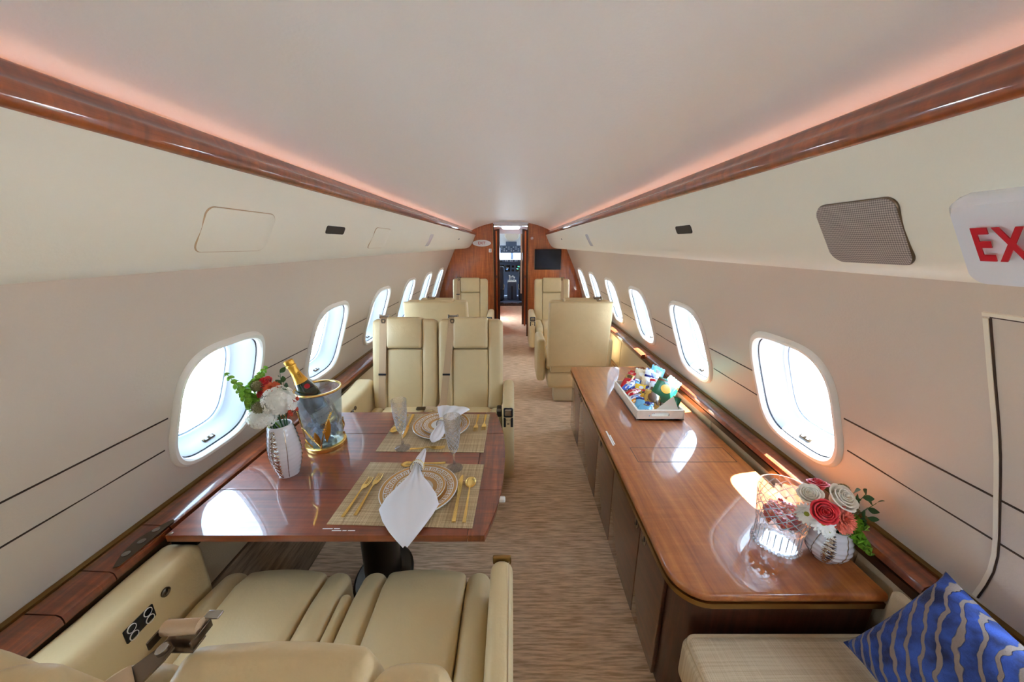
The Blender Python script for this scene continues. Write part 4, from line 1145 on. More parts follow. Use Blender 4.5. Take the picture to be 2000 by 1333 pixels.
e1 = Vector((-0.14, 0.02, -0.235)).normalized(); e2 = Vector((0, -1, 0)) ; e2 = (e2 - e1 * e2.dot(e1)).normalized(); e3 = e2.cross(e1)
pt = thing('throw_cushion', 'blue velvet throw cushion with tan tiger stripes propped on the divan', 'cushion', (0.975, 0.490, 0.620))
Mp = frame((0, 0, 0), e2, e1, e3)
pg = pillow_mesh(0.36, 0.31, 0.14)
pt.rotation_euler = Mp.to_euler()
bm_o = pg.build('cover', 'velvet', pt, sharp=80)

# ------------------------------------------------------------------ table setting
KEY = ["########",
       "#......#",
       "#.####.#",
       "#.#..#.#",
       "#.##.#..",
       "#....#..",
       "######.#"]
def greek_ring(r0, r1, z0, z1, nkeys, name, mats, parent, rows=KEY):
    """band of raised-free print: cells coloured white or gold by the key pattern"""
    g = G(); cols = len(rows[0]); nr = len(rows); n = nkeys * cols
    for j in range(nr):
        ra, rb = r1 + (r0 - r1) * j / nr, r1 + (r0 - r1) * (j + 1) / nr
        za, zb = z1 + (z0 - z1) * j / nr, z1 + (z0 - z1) * (j + 1) / nr
        for i in range(n):
            a0, a1 = 2 * math.pi * i / n, 2 * math.pi * (i + 1) / n
            g.cur = 1 if rows[j][i % cols] == '#' else 0
            g.add([(rb * math.cos(a0), rb * math.sin(a0), zb), (rb * math.cos(a1), rb * math.sin(a1), zb), (ra * math.cos(a1), ra * math.sin(a1), za), (ra * math.cos(a0), ra * math.sin(a0), za)], [(0, 1, 2, 3)])
    return g.build(name, mats, parent, smooth=False)
def plate(name, label, loc, R0, z_h, group, key=(0.1, 0.12), nkeys=22, centre=0.06):
    t = thing(name, label, 'plate', loc, group=group)
    k0, k1 = key
    g = G(); g.lathe([(R0 * 0.55, 0.0), (R0 * 0.62, 0.0015), (R0 * 0.99, z_h - 0.003), (R0, z_h), (R0 * 0.985, z_h + 0.0012), (k1, z_h - 0.0015), (k0, 0.006), (centre, 0.0045), (0.001, 0.0042)], 64, True, False); g.build('body', 'china_white', t)
    def zz(r): return 0.006 + (z_h - 0.0075) * (r - k0) / (k1 - k0)
    g = G(); g.lathe([(k1, zz(k1) + 0.0004), (R0 * 0.975, z_h + 0.0009)], 64, False, False); g.build('rim_band', 'china_gold', t)
    greek_ring(k0 + 0.004, k1, zz(k0 + 0.004) + 0.0004, zz(k1) + 0.0004, nkeys, 'key_border', ['china_gold', 'china_white'], t)
    g = G(); g.lathe([(k0 - 0.012, 0.0062), (k0 + 0.004, zz(k0 + 0.004) + 0.0004)], 64, False, False); g.build('inner_band', 'china_gold', t)
    return t
def fork(name, label, loc, rotz, L=0.2, group='gold cutlery'):
    t = thing(name, label, 'fork', loc, rotz, group)     # local: handle at -y, tines at +y
    h = L / 2
    g = G(); g.loft([[(x * w, y, z + dz) for x, dz in ((-1, 0), (1, 0), (1, 0.0022), (-1, 0.0022))] for y, w, z in ((-h, 0.0055, 0.0), (-h + 0.02, 0.0055, 0.0), (-h + 0.06, 0.0042, 0.002), (h - 0.085, 0.0028, 0.007), (h - 0.07, 0.003, 0.006), (h - 0.058, 0.009, 0.0035), (h - 0.045, 0.0115, 0.0025), (h - 0.040, 0.0115, 0.0025))], True, True, True); g.build('handle', 'gold', t)
    for x in (-0.0094, -0.0031, 0.0031, 0.0094):
        g = G(); g.tube([(x, h - 0.043, 0.0035), (x, h - 0.02, 0.003), (x * 0.96, h, 0.007)], [0.0017, 0.0016, 0.0009], 6); g.build('tine', 'gold', t)
    return t
def knife(label, loc, rotz, L=0.235):
    t = thing('table_knife', label, 'knife', loc, rotz, 'gold cutlery'); h = L / 2
    g = G(); g.loft([[(x * w, y, dz) for x, dz in ((-1, 0), (1, 0), (1, 0.005), (-1, 0.005))] for y, w in ((-h, 0.0065), (-h + 0.03, 0.006), (-h + 0.115, 0.0045), (-h + 0.125, 0.006))], True, True, True); g.build('handle', 'gold', t)
    g = G(); g.loft([[(-w0, y, 0.001), (w1, y, 0.001), (w1, y, 0.0035), (-w0, y, 0.0025)] for y, w0, w1 in ((-h + 0.123, 0.006, 0.006), (-h + 0.15, 0.010, 0.006), (h - 0.03, 0.010, 0.006), (h - 0.01, 0.006, 0.005), (h, 0.001, 0.003))], True, True, True); g.build('blade', 'gold', t)
    return t
def spoon(label, loc, rotz, L=0.2, name='table_spoon', s=1.0):
    t = thing(name, label, 'spoon', loc, rotz, 'gold cutlery'); h = L / 2
    g = G(); g.loft([[(x * w, y, z + dz) for x, dz in ((-1, 0), (1, 0), (1, 0.0022), (-1, 0.0022))] for y, w, z in ((-h, 0.006, 0.0), (-h + 0.02, 0.0055, 0.0), (-h + 0.06, 0.0042, 0.002), (h - 0.07 * s, 0.0026, 0.007), (h - 0.056 * s, 0.0032, 0.006))], True, True, True); g.build('handle', 'gold', t)
    g = G(); rings = []
    cy, ry, rx = h - 0.031 * s, 0.031 * s, 0.0205 * s
    for k, d in ((1.0, 0.0065), (0.93, 0.0068), (0.85, 0.0045), (0.6, 0.0022), (0.3, 0.0012), (0.02, 0.001)):
        rings.append([(k * rx * math.cos(2 * math.pi * i / 24), cy + k * ry * math.sin(2 * math.pi * i / 24), d) for i in range(24)])
    outer = [[(x, y, z - 0.0012) for x, y, z in r] for r in rings[::-1]]
    g.loft(outer + rings, True, True, True); g.build('bowl', 'gold', t)
    return t
def mat_piece(label, c, s, rotz):
    g = G(); g.rbox((0, 0, 0.001), (s[0], s[1], 0.002), 0.0009, 2, 1)
    o = g.build('placemat', 'placemat'); o.location = (c[0], c[1], TZ + 0.0004); o.rotation_euler = (0, 0, rotz)
    return tag(o, label, 'placemat', 'woven placemats')
mat_piece('woven tan placemat at the near place setting', (-0.338, 1.088), (0.475, 0.335), R(-2))
mat_piece('woven tan placemat at the far place setting', (-0.338, 1.515), (0.475, 0.355), R(-1))
PZ = TZ + 0.0028
NP, FP = (-0.320, 1.085), (-0.330, 1.555)
for (x, y), w in ((NP, 'near'), (FP, 'far')):
    plate('charger_plate', 'large gold and white greek key charger plate at the %s setting' % w, (x, y, PZ), 0.140, 0.016, 'charger plates', (0.098, 0.126), 26, 0.09)
    plate('salad_plate', 'smaller greek key plate stacked on the %s charger' % w, (x, y, PZ + 0.0080), 0.096, 0.012, 'salad plates', (0.062, 0.086), 20, 0.055)
CZT = PZ
fork('dinner_fork', 'outer gold fork left of the near plates', (-0.534, 1.058, CZT), R(-5), 0.2)
fork('dinner_fork', 'inner gold fork left of the near plates', (-0.4995, 1.073, CZT), R(-2.5), 0.215)
knife('gold knife right of the near plates', (-0.172, 1.055, CZT), R(1), 0.24)
spoon('large gold spoon at the right edge of the near placemat', (-0.136, 1.047, CZT), 0, 0.225)
spoon('gold dessert spoon above the near plates, bowl to the left', (-0.345, 1.247, CZT), R(96), 0.18, 'dessert_spoon', 0.9)
fork('dinner_fork', 'gold fork on the far placemat right of the plates, nearer the plates', (-0.158, 1.590, CZT), R(180), 0.185)
fork('dinner_fork', 'gold fork at the right edge of the far placemat', (-0.119, 1.595, CZT), R(180), 0.175)
knife('gold knife left of the far plates', (-0.498, 1.56, CZT), R(183), 0.24)
spoon('gold spoon left of the far knife', (-0.545, 1.585, CZT), R(174), 0.19)
fork('dessert_fork', 'gold dessert fork in front of the far plates', (-0.355, 1.362, CZT), R(-87), 0.155)

# flutes: cut crystal
def flute(label, loc):
    t = thing('champagne_flute', label, 'glass', loc, group='crystal flutes')
    g = G(); g.lathe([(0.0330, 0.0), (0.0335, 0.002), (0.030, 0.004), (0.012, 0.009), (0.0065, 0.016), (0.0048, 0.03)], 24, True, True); g.build('foot', 'crystal', t)
    g = G(); g.lathe([(0.0048, 0.0295), (0.0045, 0.045), (0.0055, 0.06), (0.0085, 0.072)], 6, True, True); g.build('stem', 'crystal', t)
    n = 30
    def wob(r, z, a):
        if 0.09 < z < 0.185 and r > 0.012: return r * (1 + 0.045 * abs(math.sin(7.5 * a + z * 90)) - 0.045 * abs(math.sin(7.5 * a - z * 90)))
        return r
    outer = [(0.0085, 0.0718), (0.015, 0.083)] + [(0.015 + 0.0165 * ((k + 1) / 14) ** 0.65, 0.083 + 0.105 * (k + 1) / 14) for k in range(14)] + [(0.0325, 0.21), (0.0335, 0.232)]
    inner = [(0.0322, 0.232), (0.0308, 0.21), (0.029, 0.18), (0.022, 0.12), (0.014, 0.092), (0.002, 0.086)]
    g = G(); g.lathe(outer + inner, n, True, True, wob=wob); g.build('bowl', 'cut_crystal', t, sharp=25)
    lattice(lambda z: 0.015 + 0.0165 * max(0.0, (z - 0.083) / 0.105) ** 0.65, 0.092, 0.180, 9, R(150), 0.0008, 'cut_pattern', t)
    return t
flute('cut crystal champagne flute left of the far plates', (-0.466, 1.368, PZ))
flute('cut crystal champagne flute between the two plate stacks near the aisle', (-0.213, 1.222, PZ))

# napkins with beaded rings
def napkin(label, name, path, widths, thick, loc, rotz, group, folds=3, ringpos=None, rlabel=None, zsag=None):
    """folded cloth drawn through a ring; path = centre line (x,y,z), widths = half widths"""
    t = thing(name, label, 'napkin', loc, rotz, group)
    g = G(); n = 18; top = []; bot = []
    m = len(path)
    rows = []
    for i, (x, y, z) in enumerate(path):
        a = path[max(i - 1, 0)]; b = path[min(i + 1, m - 1)]
        d = Vector((b[0] - a[0], b[1] - a[1])).normalized(); s = Vector((-d.y, d.x))
        w = widths[i]; up = []; dn = []
        for k in range(n + 1):
            u = -1 + 2 * k / n
            fold = (0.5 + 0.5 * math.cos(u * math.pi * folds)) * thick[i]
            crown = (1 - u * u) * thick[i] * 1.0
            px, py = x + s.x * w * u, y + s.y * w * u
            sg = zsag(px, py, u, i) if zsag else 0
            up.append((px, py, z + 0.0035 + fold * 0.7 + crown + sg)); dn.append((px, py, z + sg))
        rows.append(up + dn[::-1])
    g.loft(rows, True, True, True)
    g.build('cloth', 'linen', t, sharp=80)
    return t
def nring(label, loc, rot, r=0.021):
    t = thing('napkin_ring', label, 'napkin ring', loc, group='beaded napkin rings', rot=rot)
    g = G(); g.lathe([(r, -0.012), (r * 1.03, 0.0), (r, 0.012), (r * 0.93, 0.012), (r * 0.93, -0.012), (r, -0.012)], 28, False, False); g.build('band', 'petal_cream', t)
    for z in (-0.012, 0.012):
        b = G()
        for i in range(22):
            a = 2 * math.pi * i / 22; b.sphere((r * 1.06 * math.cos(a), r * 1.06 * math.sin(a), z), 0.0026, n=6, m=5)
        b.build('bead_row', 'gold' if z < 0 else 'bronze', t)['kind'] = 'stuff'
    return t
def drape(px, py, u, i): return 0
zb = PZ + 0.031
npath = [(-0.338, 1.262, zb + 0.024), (-0.341, 1.235, zb + 0.020), (-0.345, 1.205, zb + 0.014), (-0.347, 1.175, zb + 0.008), (-0.345, 1.15, zb + 0.004), (-0.342, 1.12, zb + 0.002), (-0.337, 1.08, zb + 0.0), (-0.332, 1.03, zb - 0.002), (-0.326, 0.98, zb - 0.004), (-0.319, 0.935, zb - 0.008), (-0.312, 0.895, zb - 0.014), (-0.307, 0.868, zb - 0.024), (-0.304, 0.850, zb - 0.038)]
nw = [0.005, 0.012, 0.019, 0.018, 0.017, 0.030, 0.056, 0.085, 0.098, 0.078, 0.052, 0.028, 0.006]
nt_ = [0.005, 0.008, 0.010, 0.011, 0.011, 0.010, 0.009, 0.007, 0.005, 0.004, 0.003, 0.003, 0.002]
napkin('white linen napkin on the near plates, drooping over the table edge', 'napkin', npath, nw, nt_, (0, 0, 0), 0, 'linen napkins', zsag=lambda px, py, u, i: -0.007 * abs(u) ** 2 * min(1, max(0, i - 4) / 4))
nring('beaded ring around the near napkin', (-0.3465, 1.163, zb + 0.016), (R(90 - 8), 0, R(-3)), 0.0225)
zf = PZ + 0.029
fpath = [(-0.283, 1.690, zf + 0.010), (-0.287, 1.665, zf + 0.016), (-0.293, 1.635, zf + 0.016), (-0.300, 1.60, zf + 0.012), (-0.307, 1.565, zf + 0.008), (-0.312, 1.54, zf + 0.006), (-0.315, 1.52, zf + 0.004), (-0.318, 1.50, zf + 0.002), (-0.322, 1.465, zf - 0.002), (-0.326, 1.43, zf - 0.004), (-0.330, 1.40, zf - 0.006), (-0.333, 1.378, zf - 0.008)]
fw = [0.070, 0.088, 0.075, 0.055, 0.034, 0.021, 0.018, 0.018, 0.028, 0.030, 0.024, 0.006]
ft = [0.004, 0.007, 0.010, 0.011, 0.011, 0.011, 0.011, 0.011, 0.010, 0.008, 0.006, 0.003]
napkin('white linen napkin fanned over the far plates', 'napkin', fpath, fw, ft, (0, 0, 0), 0, 'linen napkins')
nring('beaded ring around the far napkin', (-0.3165, 1.510, zf + 0.014), (R(90), 0, R(-8)), 0.0225)

# champagne bucket
t = thing('champagne_bucket', 'hammered glass champagne bucket with gold rim and wheat ornament on the table', 'bucket', (-0.825, 1.405, TZ + 0.0004), R(-20))
H = 0.272
def br(z): return 0.073 + 0.019 * (z / H) ** 1.2
zs = [0.012 + (H - 0.012) * k / 12 for k in range(13)]
g = G(); g.lathe([(0.02, 0.012)] + [(br(z), z) for z in zs] + [(br(z) - 0.004, z) for z in zs[::-1][:-1]] + [(0.066, 0.020), (0.01, 0.020)], 40, True, True); g.build('glass_body', 'bucket_glass', t)
g = G(); n = 48; g.loft([[((br(H) - 0.002 + 0.0055 * math.cos(a)) * math.cos(2 * math.pi * i / n), (br(H) - 0.002 + 0.0055 * math.cos(a)) * math.sin(2 * math.pi * i / n), H + 0.0055 * math.sin(a)) for i in range(n)] for a in [2 * math.pi * q / 10 for q in range(11)]]); g.build('rim', 'gold', t)
g = G(); g.lathe([(0.084, 0.0), (0.086, 0.006), (0.085, 0.018), (0.079, 0.022), (0.074, 0.022), (0.074, 0.010), (0.02, 0.010)], 40, True, True); g.build('base_ring', 'gold', t)
def surf(a, z, off=0.004): return Vector(((br(z) + off) * math.cos(a), (br(z) + off) * math.sin(a), z))
def wheat(a0, a1, z0, z1):
    path = [surf(a0 + (a1 - a0) * (k / 8) ** 1.4, z0 + (z1 - z0) * k / 8, 0.005) for k in range(9)]
    g = G(); g.tube(path, 0.0028, 6)
    st = g.build('wheat_stem', 'gold', t)
    g = G()
    for k in range(9):
        p = path[4] + (path[8] - path[4]) * k / 8
        d = (path[8] - path[4]).normalized(); s = Vector((0, 0, 1)).cross(p.normalized()).normalized()
        for q in (-1, 1):
            M = aim(p + s * q * 0.004 , d + s * q * 0.5)
            g.sphere((0, 0, 0), 0.004, (0.7, 0.6, 1.6), 6, 5, M)
    o = g.build('wheat_ear', 'gold', st)
def leaf_orn(a, z0, z1, lean):
    g = G(); rings = []
    for k in range(9):
        s = k / 8; z = z0 + (z1 - z0) * s; w = 0.012 * math.sin(math.pi * min(1, s * 0.95 + 0.02)) + 0.0008
        aa = a + lean * s
        rings.append([surf(aa - w / 0.085, z, 0.005), surf(aa, z, 0.0075), surf(aa + w / 0.085, z, 0.005), surf(aa, z, 0.003)])
    g.loft(rings, True, True, True); g.build('gold_leaf', 'gold_foil', t)
for base in (R(-55), R(75), R(200)):
    wheat(base, base - R(50), 0.02, 0.115); wheat(base, base + R(38), 0.02, 0.185)
    leaf_orn(base - R(4), 0.035, 0.105, R(-6)); leaf_orn(base + R(18), 0.05, 0.155, R(12)); leaf_orn(base - R(25), 0.028, 0.06, R(-28))
# ice
g = G(); rnd = random.Random(3)
for k in range(110):
    z = rnd.uniform(0.03, 0.125); rr = rnd.uniform(0, 0.055); a = rnd.uniform(0, 6.28)
    M = Matrix.Translation((rr * math.cos(a), rr * math.sin(a), z)) @ Euler((rnd.uniform(0, 3), rnd.uniform(0, 3), rnd.uniform(0, 3))).to_matrix().to_4x4()
    s = rnd.uniform(0.012, 0.022); g.rbox((0, 0, 0), (s, s * 0.9, s * 0.8), 0.003, 1, 1, M=M)
o = g.build('ice', 'ice'); o.location = (-0.825, 1.405, TZ); tag(o, 'crushed ice filling the champagne bucket', 'ice'); o['kind'] = 'stuff'
# bottle
b0, b1 = Vector((-0.806, 1.408, 0.745)), Vector((-0.912, 1.372, 1.058))
ax = (b1 - b0).normalized(); LB = (b1 - b0).length
t = thing('champagne_bottle', 'dark green champagne bottle with gold foil neck leaning in the bucket', 'bottle', b0)
q = ax.to_track_quat('Z', 'Y')
xax = Vector((0.75, -0.66, 0)); xax = (xax - ax * xax.dot(ax)).normalized()      # towards the viewer
Mb = frame((0, 0, 0), xax, ax.cross(xax), ax)
s = LB / 0.32
g = G(Mb); g.lathe([(0.01, 0.008 * s), (0.034 * s, 0.0), (0.040 * s, 0.004 * s), (0.041 * s, 0.012 * s), (0.041 * s, 0.15 * s), (0.039 * s, 0.17 * s), (0.033 * s, 0.195 * s), (0.025 * s, 0.22 * s)], 40); g.build('glass_body', 'bottle_green', t)
g = G(Mb); g.lathe([(0.0266 * s, 0.217 * s), (0.0205 * s, 0.24 * s), (0.0172 * s, 0.262 * s), (0.0162 * s, 0.285 * s), (0.0185 * s, 0.290 * s), (0.0185 * s, 0.297 * s), (0.0165 * s, 0.299 * s), (0.0185 * s, 0.305 * s), (0.0185 * s, 0.316 * s), (0.014 * s, 0.320 * s), (0.002, 0.3205 * s)], 32, False, True); foil = g.build('neck_foil', 'gold_foil', t)
def bent(r, a0):
    def fn(co): 
        a = a0 + co.x / r
        return (r * math.cos(a), r * math.sin(a), co.y)
    return fn
def lab_ring(r, a0, a1, z0, z1, name, m, parent):
    g = G(Mb); n = 16
    g.loft([[((r + o) * math.cos(a0 + (a1 - a0) * i / n), (r + o) * math.sin(a0 + (a1 - a0) * i / n), z) for i in range(n + 1)] for z, o in ((z0, 0), (z1, 0))], closed=False)
    return g.build(name, m, parent)
lb = lab_ring(0.0415 * s, -0.95, 0.95, 0.022 * s, 0.085 * s, 'paper_label', 'label_paper', t)
lab_ring(0.0417 * s, -0.95, 0.95, 0.022 * s, 0.029 * s, 'label_edge', 'gold', lb)
text_mesh('label_print', 'MOËT & CHANDON', 0.0098, Mb @ Matrix.Translation((0, 0, 0.058 * s)), 'black_plastic', lb, depth=0.0002, bend=lambda co: bent(0.0421 * s, 0.0)(co))
g = G(Mb @ frame((0.0345 * s, 0.004, 0.198 * s), (0, 1, 0), (-0.30, 0, 0.95), (0.95, 0, 0.30))); g.lathe([(0.011, -0.002), (0.011, 0.0015), (0.008, 0.002)], 24); sl = g.build('red_seal', 'red_print', t)
text_mesh('neck_print', 'MOËT', 0.013, Mb @ Matrix.Translation((0, 0, 0)), 'black_plastic', foil, depth=0.0002, bend=lambda co: ((0.0230 - 0.0042 * (co.x + 0.018) / 0.036) * math.cos(co.y / 0.022 + 0.15), (0.0230 - 0.0042 * (co.x + 0.018) / 0.036) * math.sin(co.y / 0.022 + 0.15), 0.247 * s + co.x))

# ------------------------------------------------------------------ flowers
def petal_cup(g, n, r0, r1, h, spread, tw=0.0, cup=0.5, M=None, seed=0, frill=0.0, w=1.2):
    """ring of n curved petals rising from r0 to height h, opening to r1"""
    rnd = random.Random(seed)
    for i in range(n):
        a = 2 * math.pi * i / n + tw + rnd.uniform(-0.1, 0.1)
        hh = h * rnd.uniform(0.92, 1.06)
        rows = []
        for k in range(5):
            s = k / 4
            rr = r0 + (r1 - r0) * s ** (1 + cup); z = hh * math.sin(s * math.pi / 2 * (1.0 if spread < 1 else 1.15)) if spread <= 1.2 else hh * (1 - (1 - s) ** 2)
            half = w * math.pi / n * (0.35 + 0.65 * math.sin(math.pi * (0.18 + 0.64 * s)))
            row = []
            nq = 5 if frill == 0 else 11
            for q in range(nq):
                u = -1 + 2 * q / (nq - 1)
                f = frill * math.sin(11 * u + i * 2 + seed) * s * s
                row.append(((rr - 0.10 * r1 * u * u * s + f) * math.cos(a + half * u), (rr - 0.10 * r1 * u * u * s + f) * math.sin(a + half * u), z - 0.12 * h * u * u * s + f * 0.8))
            rows.append(row)
        g.loft(rows, closed=False, M=M)
def stem_to(t, p, foot, m='leaf', r=0.0022):
    p, foot = Vector(p), Vector(foot)
    g = G(); mid = (p + foot) / 2 + Vector((0, 0, 0.01)); g.tube([p, mid, foot], r, 6); return g.build('stem', m, t)
def rose(label, p, axis, r, m, foot, group):
    t = thing('rose', label, 'flower', p, group=group)
    M = aim((0, 0, 0), axis)
    rings = ((3, 0.02, 0.22, 1.0), (4, 0.1, 0.36, 0.98), (5, 0.2, 0.55, 0.93), (5, 0.3, 0.76, 0.86), (6, 0.4, 1.0, 0.74))
    for k, (n, a, b, h) in enumerate(rings):
        g = G(); petal_cup(g, n, a * r, b * r, h * r * 1.1, 1.0, tw=k * 0.9, cup=-0.45 + k * 0.05, M=M, seed=k, w=1.55); g.build('petal_whorl', m, t, sharp=80)
    g = G(); g.sphere((0, 0, r * 0.25), r * 0.5, (1, 1, 1.0), 10, 7, M); g.build('heart', m, t)
    stem_to(t, (0, 0, 0), Vector(foot) - Vector(p)); return t
def carnation(label, p, axis, r, m, foot, group):
    t = thing('carnation', label, 'flower', p, group=group); M = aim((0, 0, 0), axis)
    for k, (b, h, n) in enumerate(((1.0, 0.35, 9), (0.85, 0.55, 9), (0.65, 0.7, 8), (0.42, 0.8, 6), (0.2, 0.85, 4))):
        g = G(); petal_cup(g, n, 0.08 * r, b * r, h * r, 1.0, tw=k * 0.5, cup=0.1, M=M, seed=k + 9, frill=0.10 * r, w=1.5); g.build('petal_whorl', m, t, sharp=80)
    g = G(); g.lathe([(0.1 * r, -0.5 * r), (0.28 * r, -0.3 * r), (0.25 * r, 0.1 * r)], 10, M=M); g.build('calyx', 'leaf', t)
    stem_to(t, (0, 0, 0), Vector(foot) - Vector(p)); return t
def daisy(label, p, axis, r, foot, group):
    t = thing('daisy', label, 'flower', p, group=group); M = aim((0, 0, 0), axis)
    for layer, n, rr, z in ((0, 16, 1.0, 0.0), (1, 13, 0.82, 0.1)):
        for i in range(n):
            a = 2 * math.pi * i / n + layer * 0.2
            g = G(M @ Matrix.Rotation(a, 4, 'Z'))
            g.loft([[(x * r * rr, w * r * 0.13, (z + h) * r), (x * r * rr, 0, (z + h + 0.02) * r), (x * r * rr, -w * r * 0.13, (z + h) * r)] for x, w, h in ((0.15, 0.5, 0.05), (0.45, 1.0, 0.14), (0.8, 1.0, 0.14), (1.0, 0.35, 0.06))], closed=False)
            g.build('petal', 'petal_white', t)
    g = G(); g.sphere((0, 0, 0.14 * r), 0.24 * r, (1, 1, 0.6), 12, 7, M); g.build('eye', 'daisy_eye', t)
    stem_to(t, (0, 0, 0), Vector(foot) - Vector(p)); return t
def hydrangea(label, p, r, foot, group, seed):
    t = thing('hydrangea', label, 'flower', p, group=group); rnd = random.Random(seed)
    g = G()
    for i in range(120):
        z = rnd.uniform(-0.6, 1); a = i * 2.39996; q = math.sqrt(max(0, 1 - z * z))
        d = Vector((q * math.cos(a), q * math.sin(a), z)); M = aim(d * r * rnd.uniform(0.85, 1.05), d, rnd.uniform(0, 2))
        for k in range(4):
            b = k * math.pi / 2; s = 0.19 * r
            pts = [(0, 0, 0)] + [(s * (0.65 * math.cos(b) + 0.5 * math.cos(b + e)), s * (0.65 * math.sin(b) + 0.5 * math.sin(b + e)), 0.10 * s * (1 + abs(e))) for e in (-1.5, -0.7, 0, 0.7, 1.5)]
            g.add(pts, [(0, 1, 2, 3, 4, 5)], M)
    o = g.build('florets', 'petal_white', t, smooth=False); o['kind'] = 'stuff'
    g = G(); g.sphere((0, 0, 0), r * 0.82, (1, 1, 1), 12, 8); g.build('core', 'petal_white', t)
    stem_to(t, (0, 0, 0), Vector(foot) - Vector(p)); return t
def pod(label, p, r, foot, group):
    t = thing('scabiosa_pod', label, 'seed pod', p, group=group); g = G()
    for i in range(70):
        z = 1 - 2 * (i + 0.5) / 70; a = i * 2.39996; q = math.sqrt(1 - z * z); d = Vector((q * math.cos(a), q * math.sin(a), z))
        g.lathe([(0.04 * r, 0), (0.15 * r, 0.16 * r), (0.05 * r, 0.05 * r)], 6, False, True, M=aim(d * r * 0.9, d))
    o = g.build('cups', 'pod', t); o['kind'] = 'stuff'
    g = G(); g.sphere((0, 0, 0), r * 0.9, n=12, m=8); g.build('core', 'pod', t)
    stem_to(t, (0, 0, 0), Vector(foot) - Vector(p)); return t
def bells(label, p0, p1, foot, group, n=9, s=1.0):
    p0, p1 = Vector(p0), Vector(p1); t = thing('bells_of_ireland', label, 'flower spike', p0, group=group)
    d = p1 - p0; L_ = d.length; dn = d.normalized(); a_ = dn.orthogonal().normalized(); b_ = dn.cross(a_)
    g = G(); g.tube([Vector(foot) - p0, (Vector(foot) - p0) * 0.4, (0, 0, 0), d * 0.5, d], [0.0025, 0.0025, 0.0025, 0.002, 0.001], 6); g.build('stem', 'bells', t)
    for k in range(n):
        f = k / (n - 1); sz = s * (0.018 - 0.011 * f)
        for q in range(4 if f < 0.7 else 3):
            an = q * math.pi / 2 + k * 0.8; o = a_ * math.cos(an) + b_ * math.sin(an)
            M = aim(d * f + o * sz * 0.35, o * 1.0 + dn * 0.55)
            b = G(M); b.lathe([(sz * 0.12, 0), (sz * 0.45, sz * 0.35), (sz * 0.82, sz * 0.75), (sz * 0.95, sz * 0.8), (sz * 0.75, sz * 0.7), (sz * 0.3, sz * 0.3)], 8, True, True); b.build('bell', 'bells', t)
    return t
def sprig(label, foot, tips, group, s=1.0, m='leaf'):
    foot = Vector(foot); t = thing('leaf_sprig', label, 'leaves', foot, group=group)
    for j, tp in enumerate(tips):
        d = Vector(tp) - foot
        g = G(); g.tube([(0, 0, 0), d * 0.55 + Vector((0, 0, 0.012)), d], [0.0015, 0.0012, 0.0008], 5); g.build('stem', m, t)
        dn = d.normalized(); a_ = dn.orthogonal().normalized(); b_ = dn.cross(a_)
        for k in range(4):
            f = (0.72, 0.82, 0.92, 1.0)[k]; an = k * 2.2 + j; o = (a_ * math.cos(an) + b_ * math.sin(an)) * 0.9 + dn * 0.6; o.normalize()
            lf = G(); x = o; y = o.cross(Vector((0.3, -0.8, 0.5))).normalized(); z = x.cross(y); l = 0.026 * s
            base = d * f + Vector((0, 0, 0.012)) * (1 - f)
            rows = []
            for q in range(6):
                u = q / 5; w = l * 0.36 * math.sin(math.pi * (0.06 + 0.90 * u)); c0 = base + x * l * u + z * (-0.18 * l * u * u)
                rows.append([c0 + y * w + z * w * 0.25, c0 + z * 0.0004, c0 - y * w + z * w * 0.25])
            lf.loft(rows, closed=False); lf.build('leaf', m, t)
    return t
def berries(label, p, foot, group):
    t = thing('berry_sprig', label, 'berries', p, group=group); rnd = random.Random(5)
    for i in range(9):
        o = Vector((rnd.uniform(-.02, .025), rnd.uniform(-.02, .02), rnd.uniform(-.025, .03)))
        g = G(); g.sphere(o, 0.0062, (1, 1, 1.3), 8, 6); g.build('berry', 'berry', t)
        g = G(); g.tube([(Vector(foot) - Vector(p)) * 0.4, o], 0.0008, 4); g.build('twig', 'berry', t)
    return t
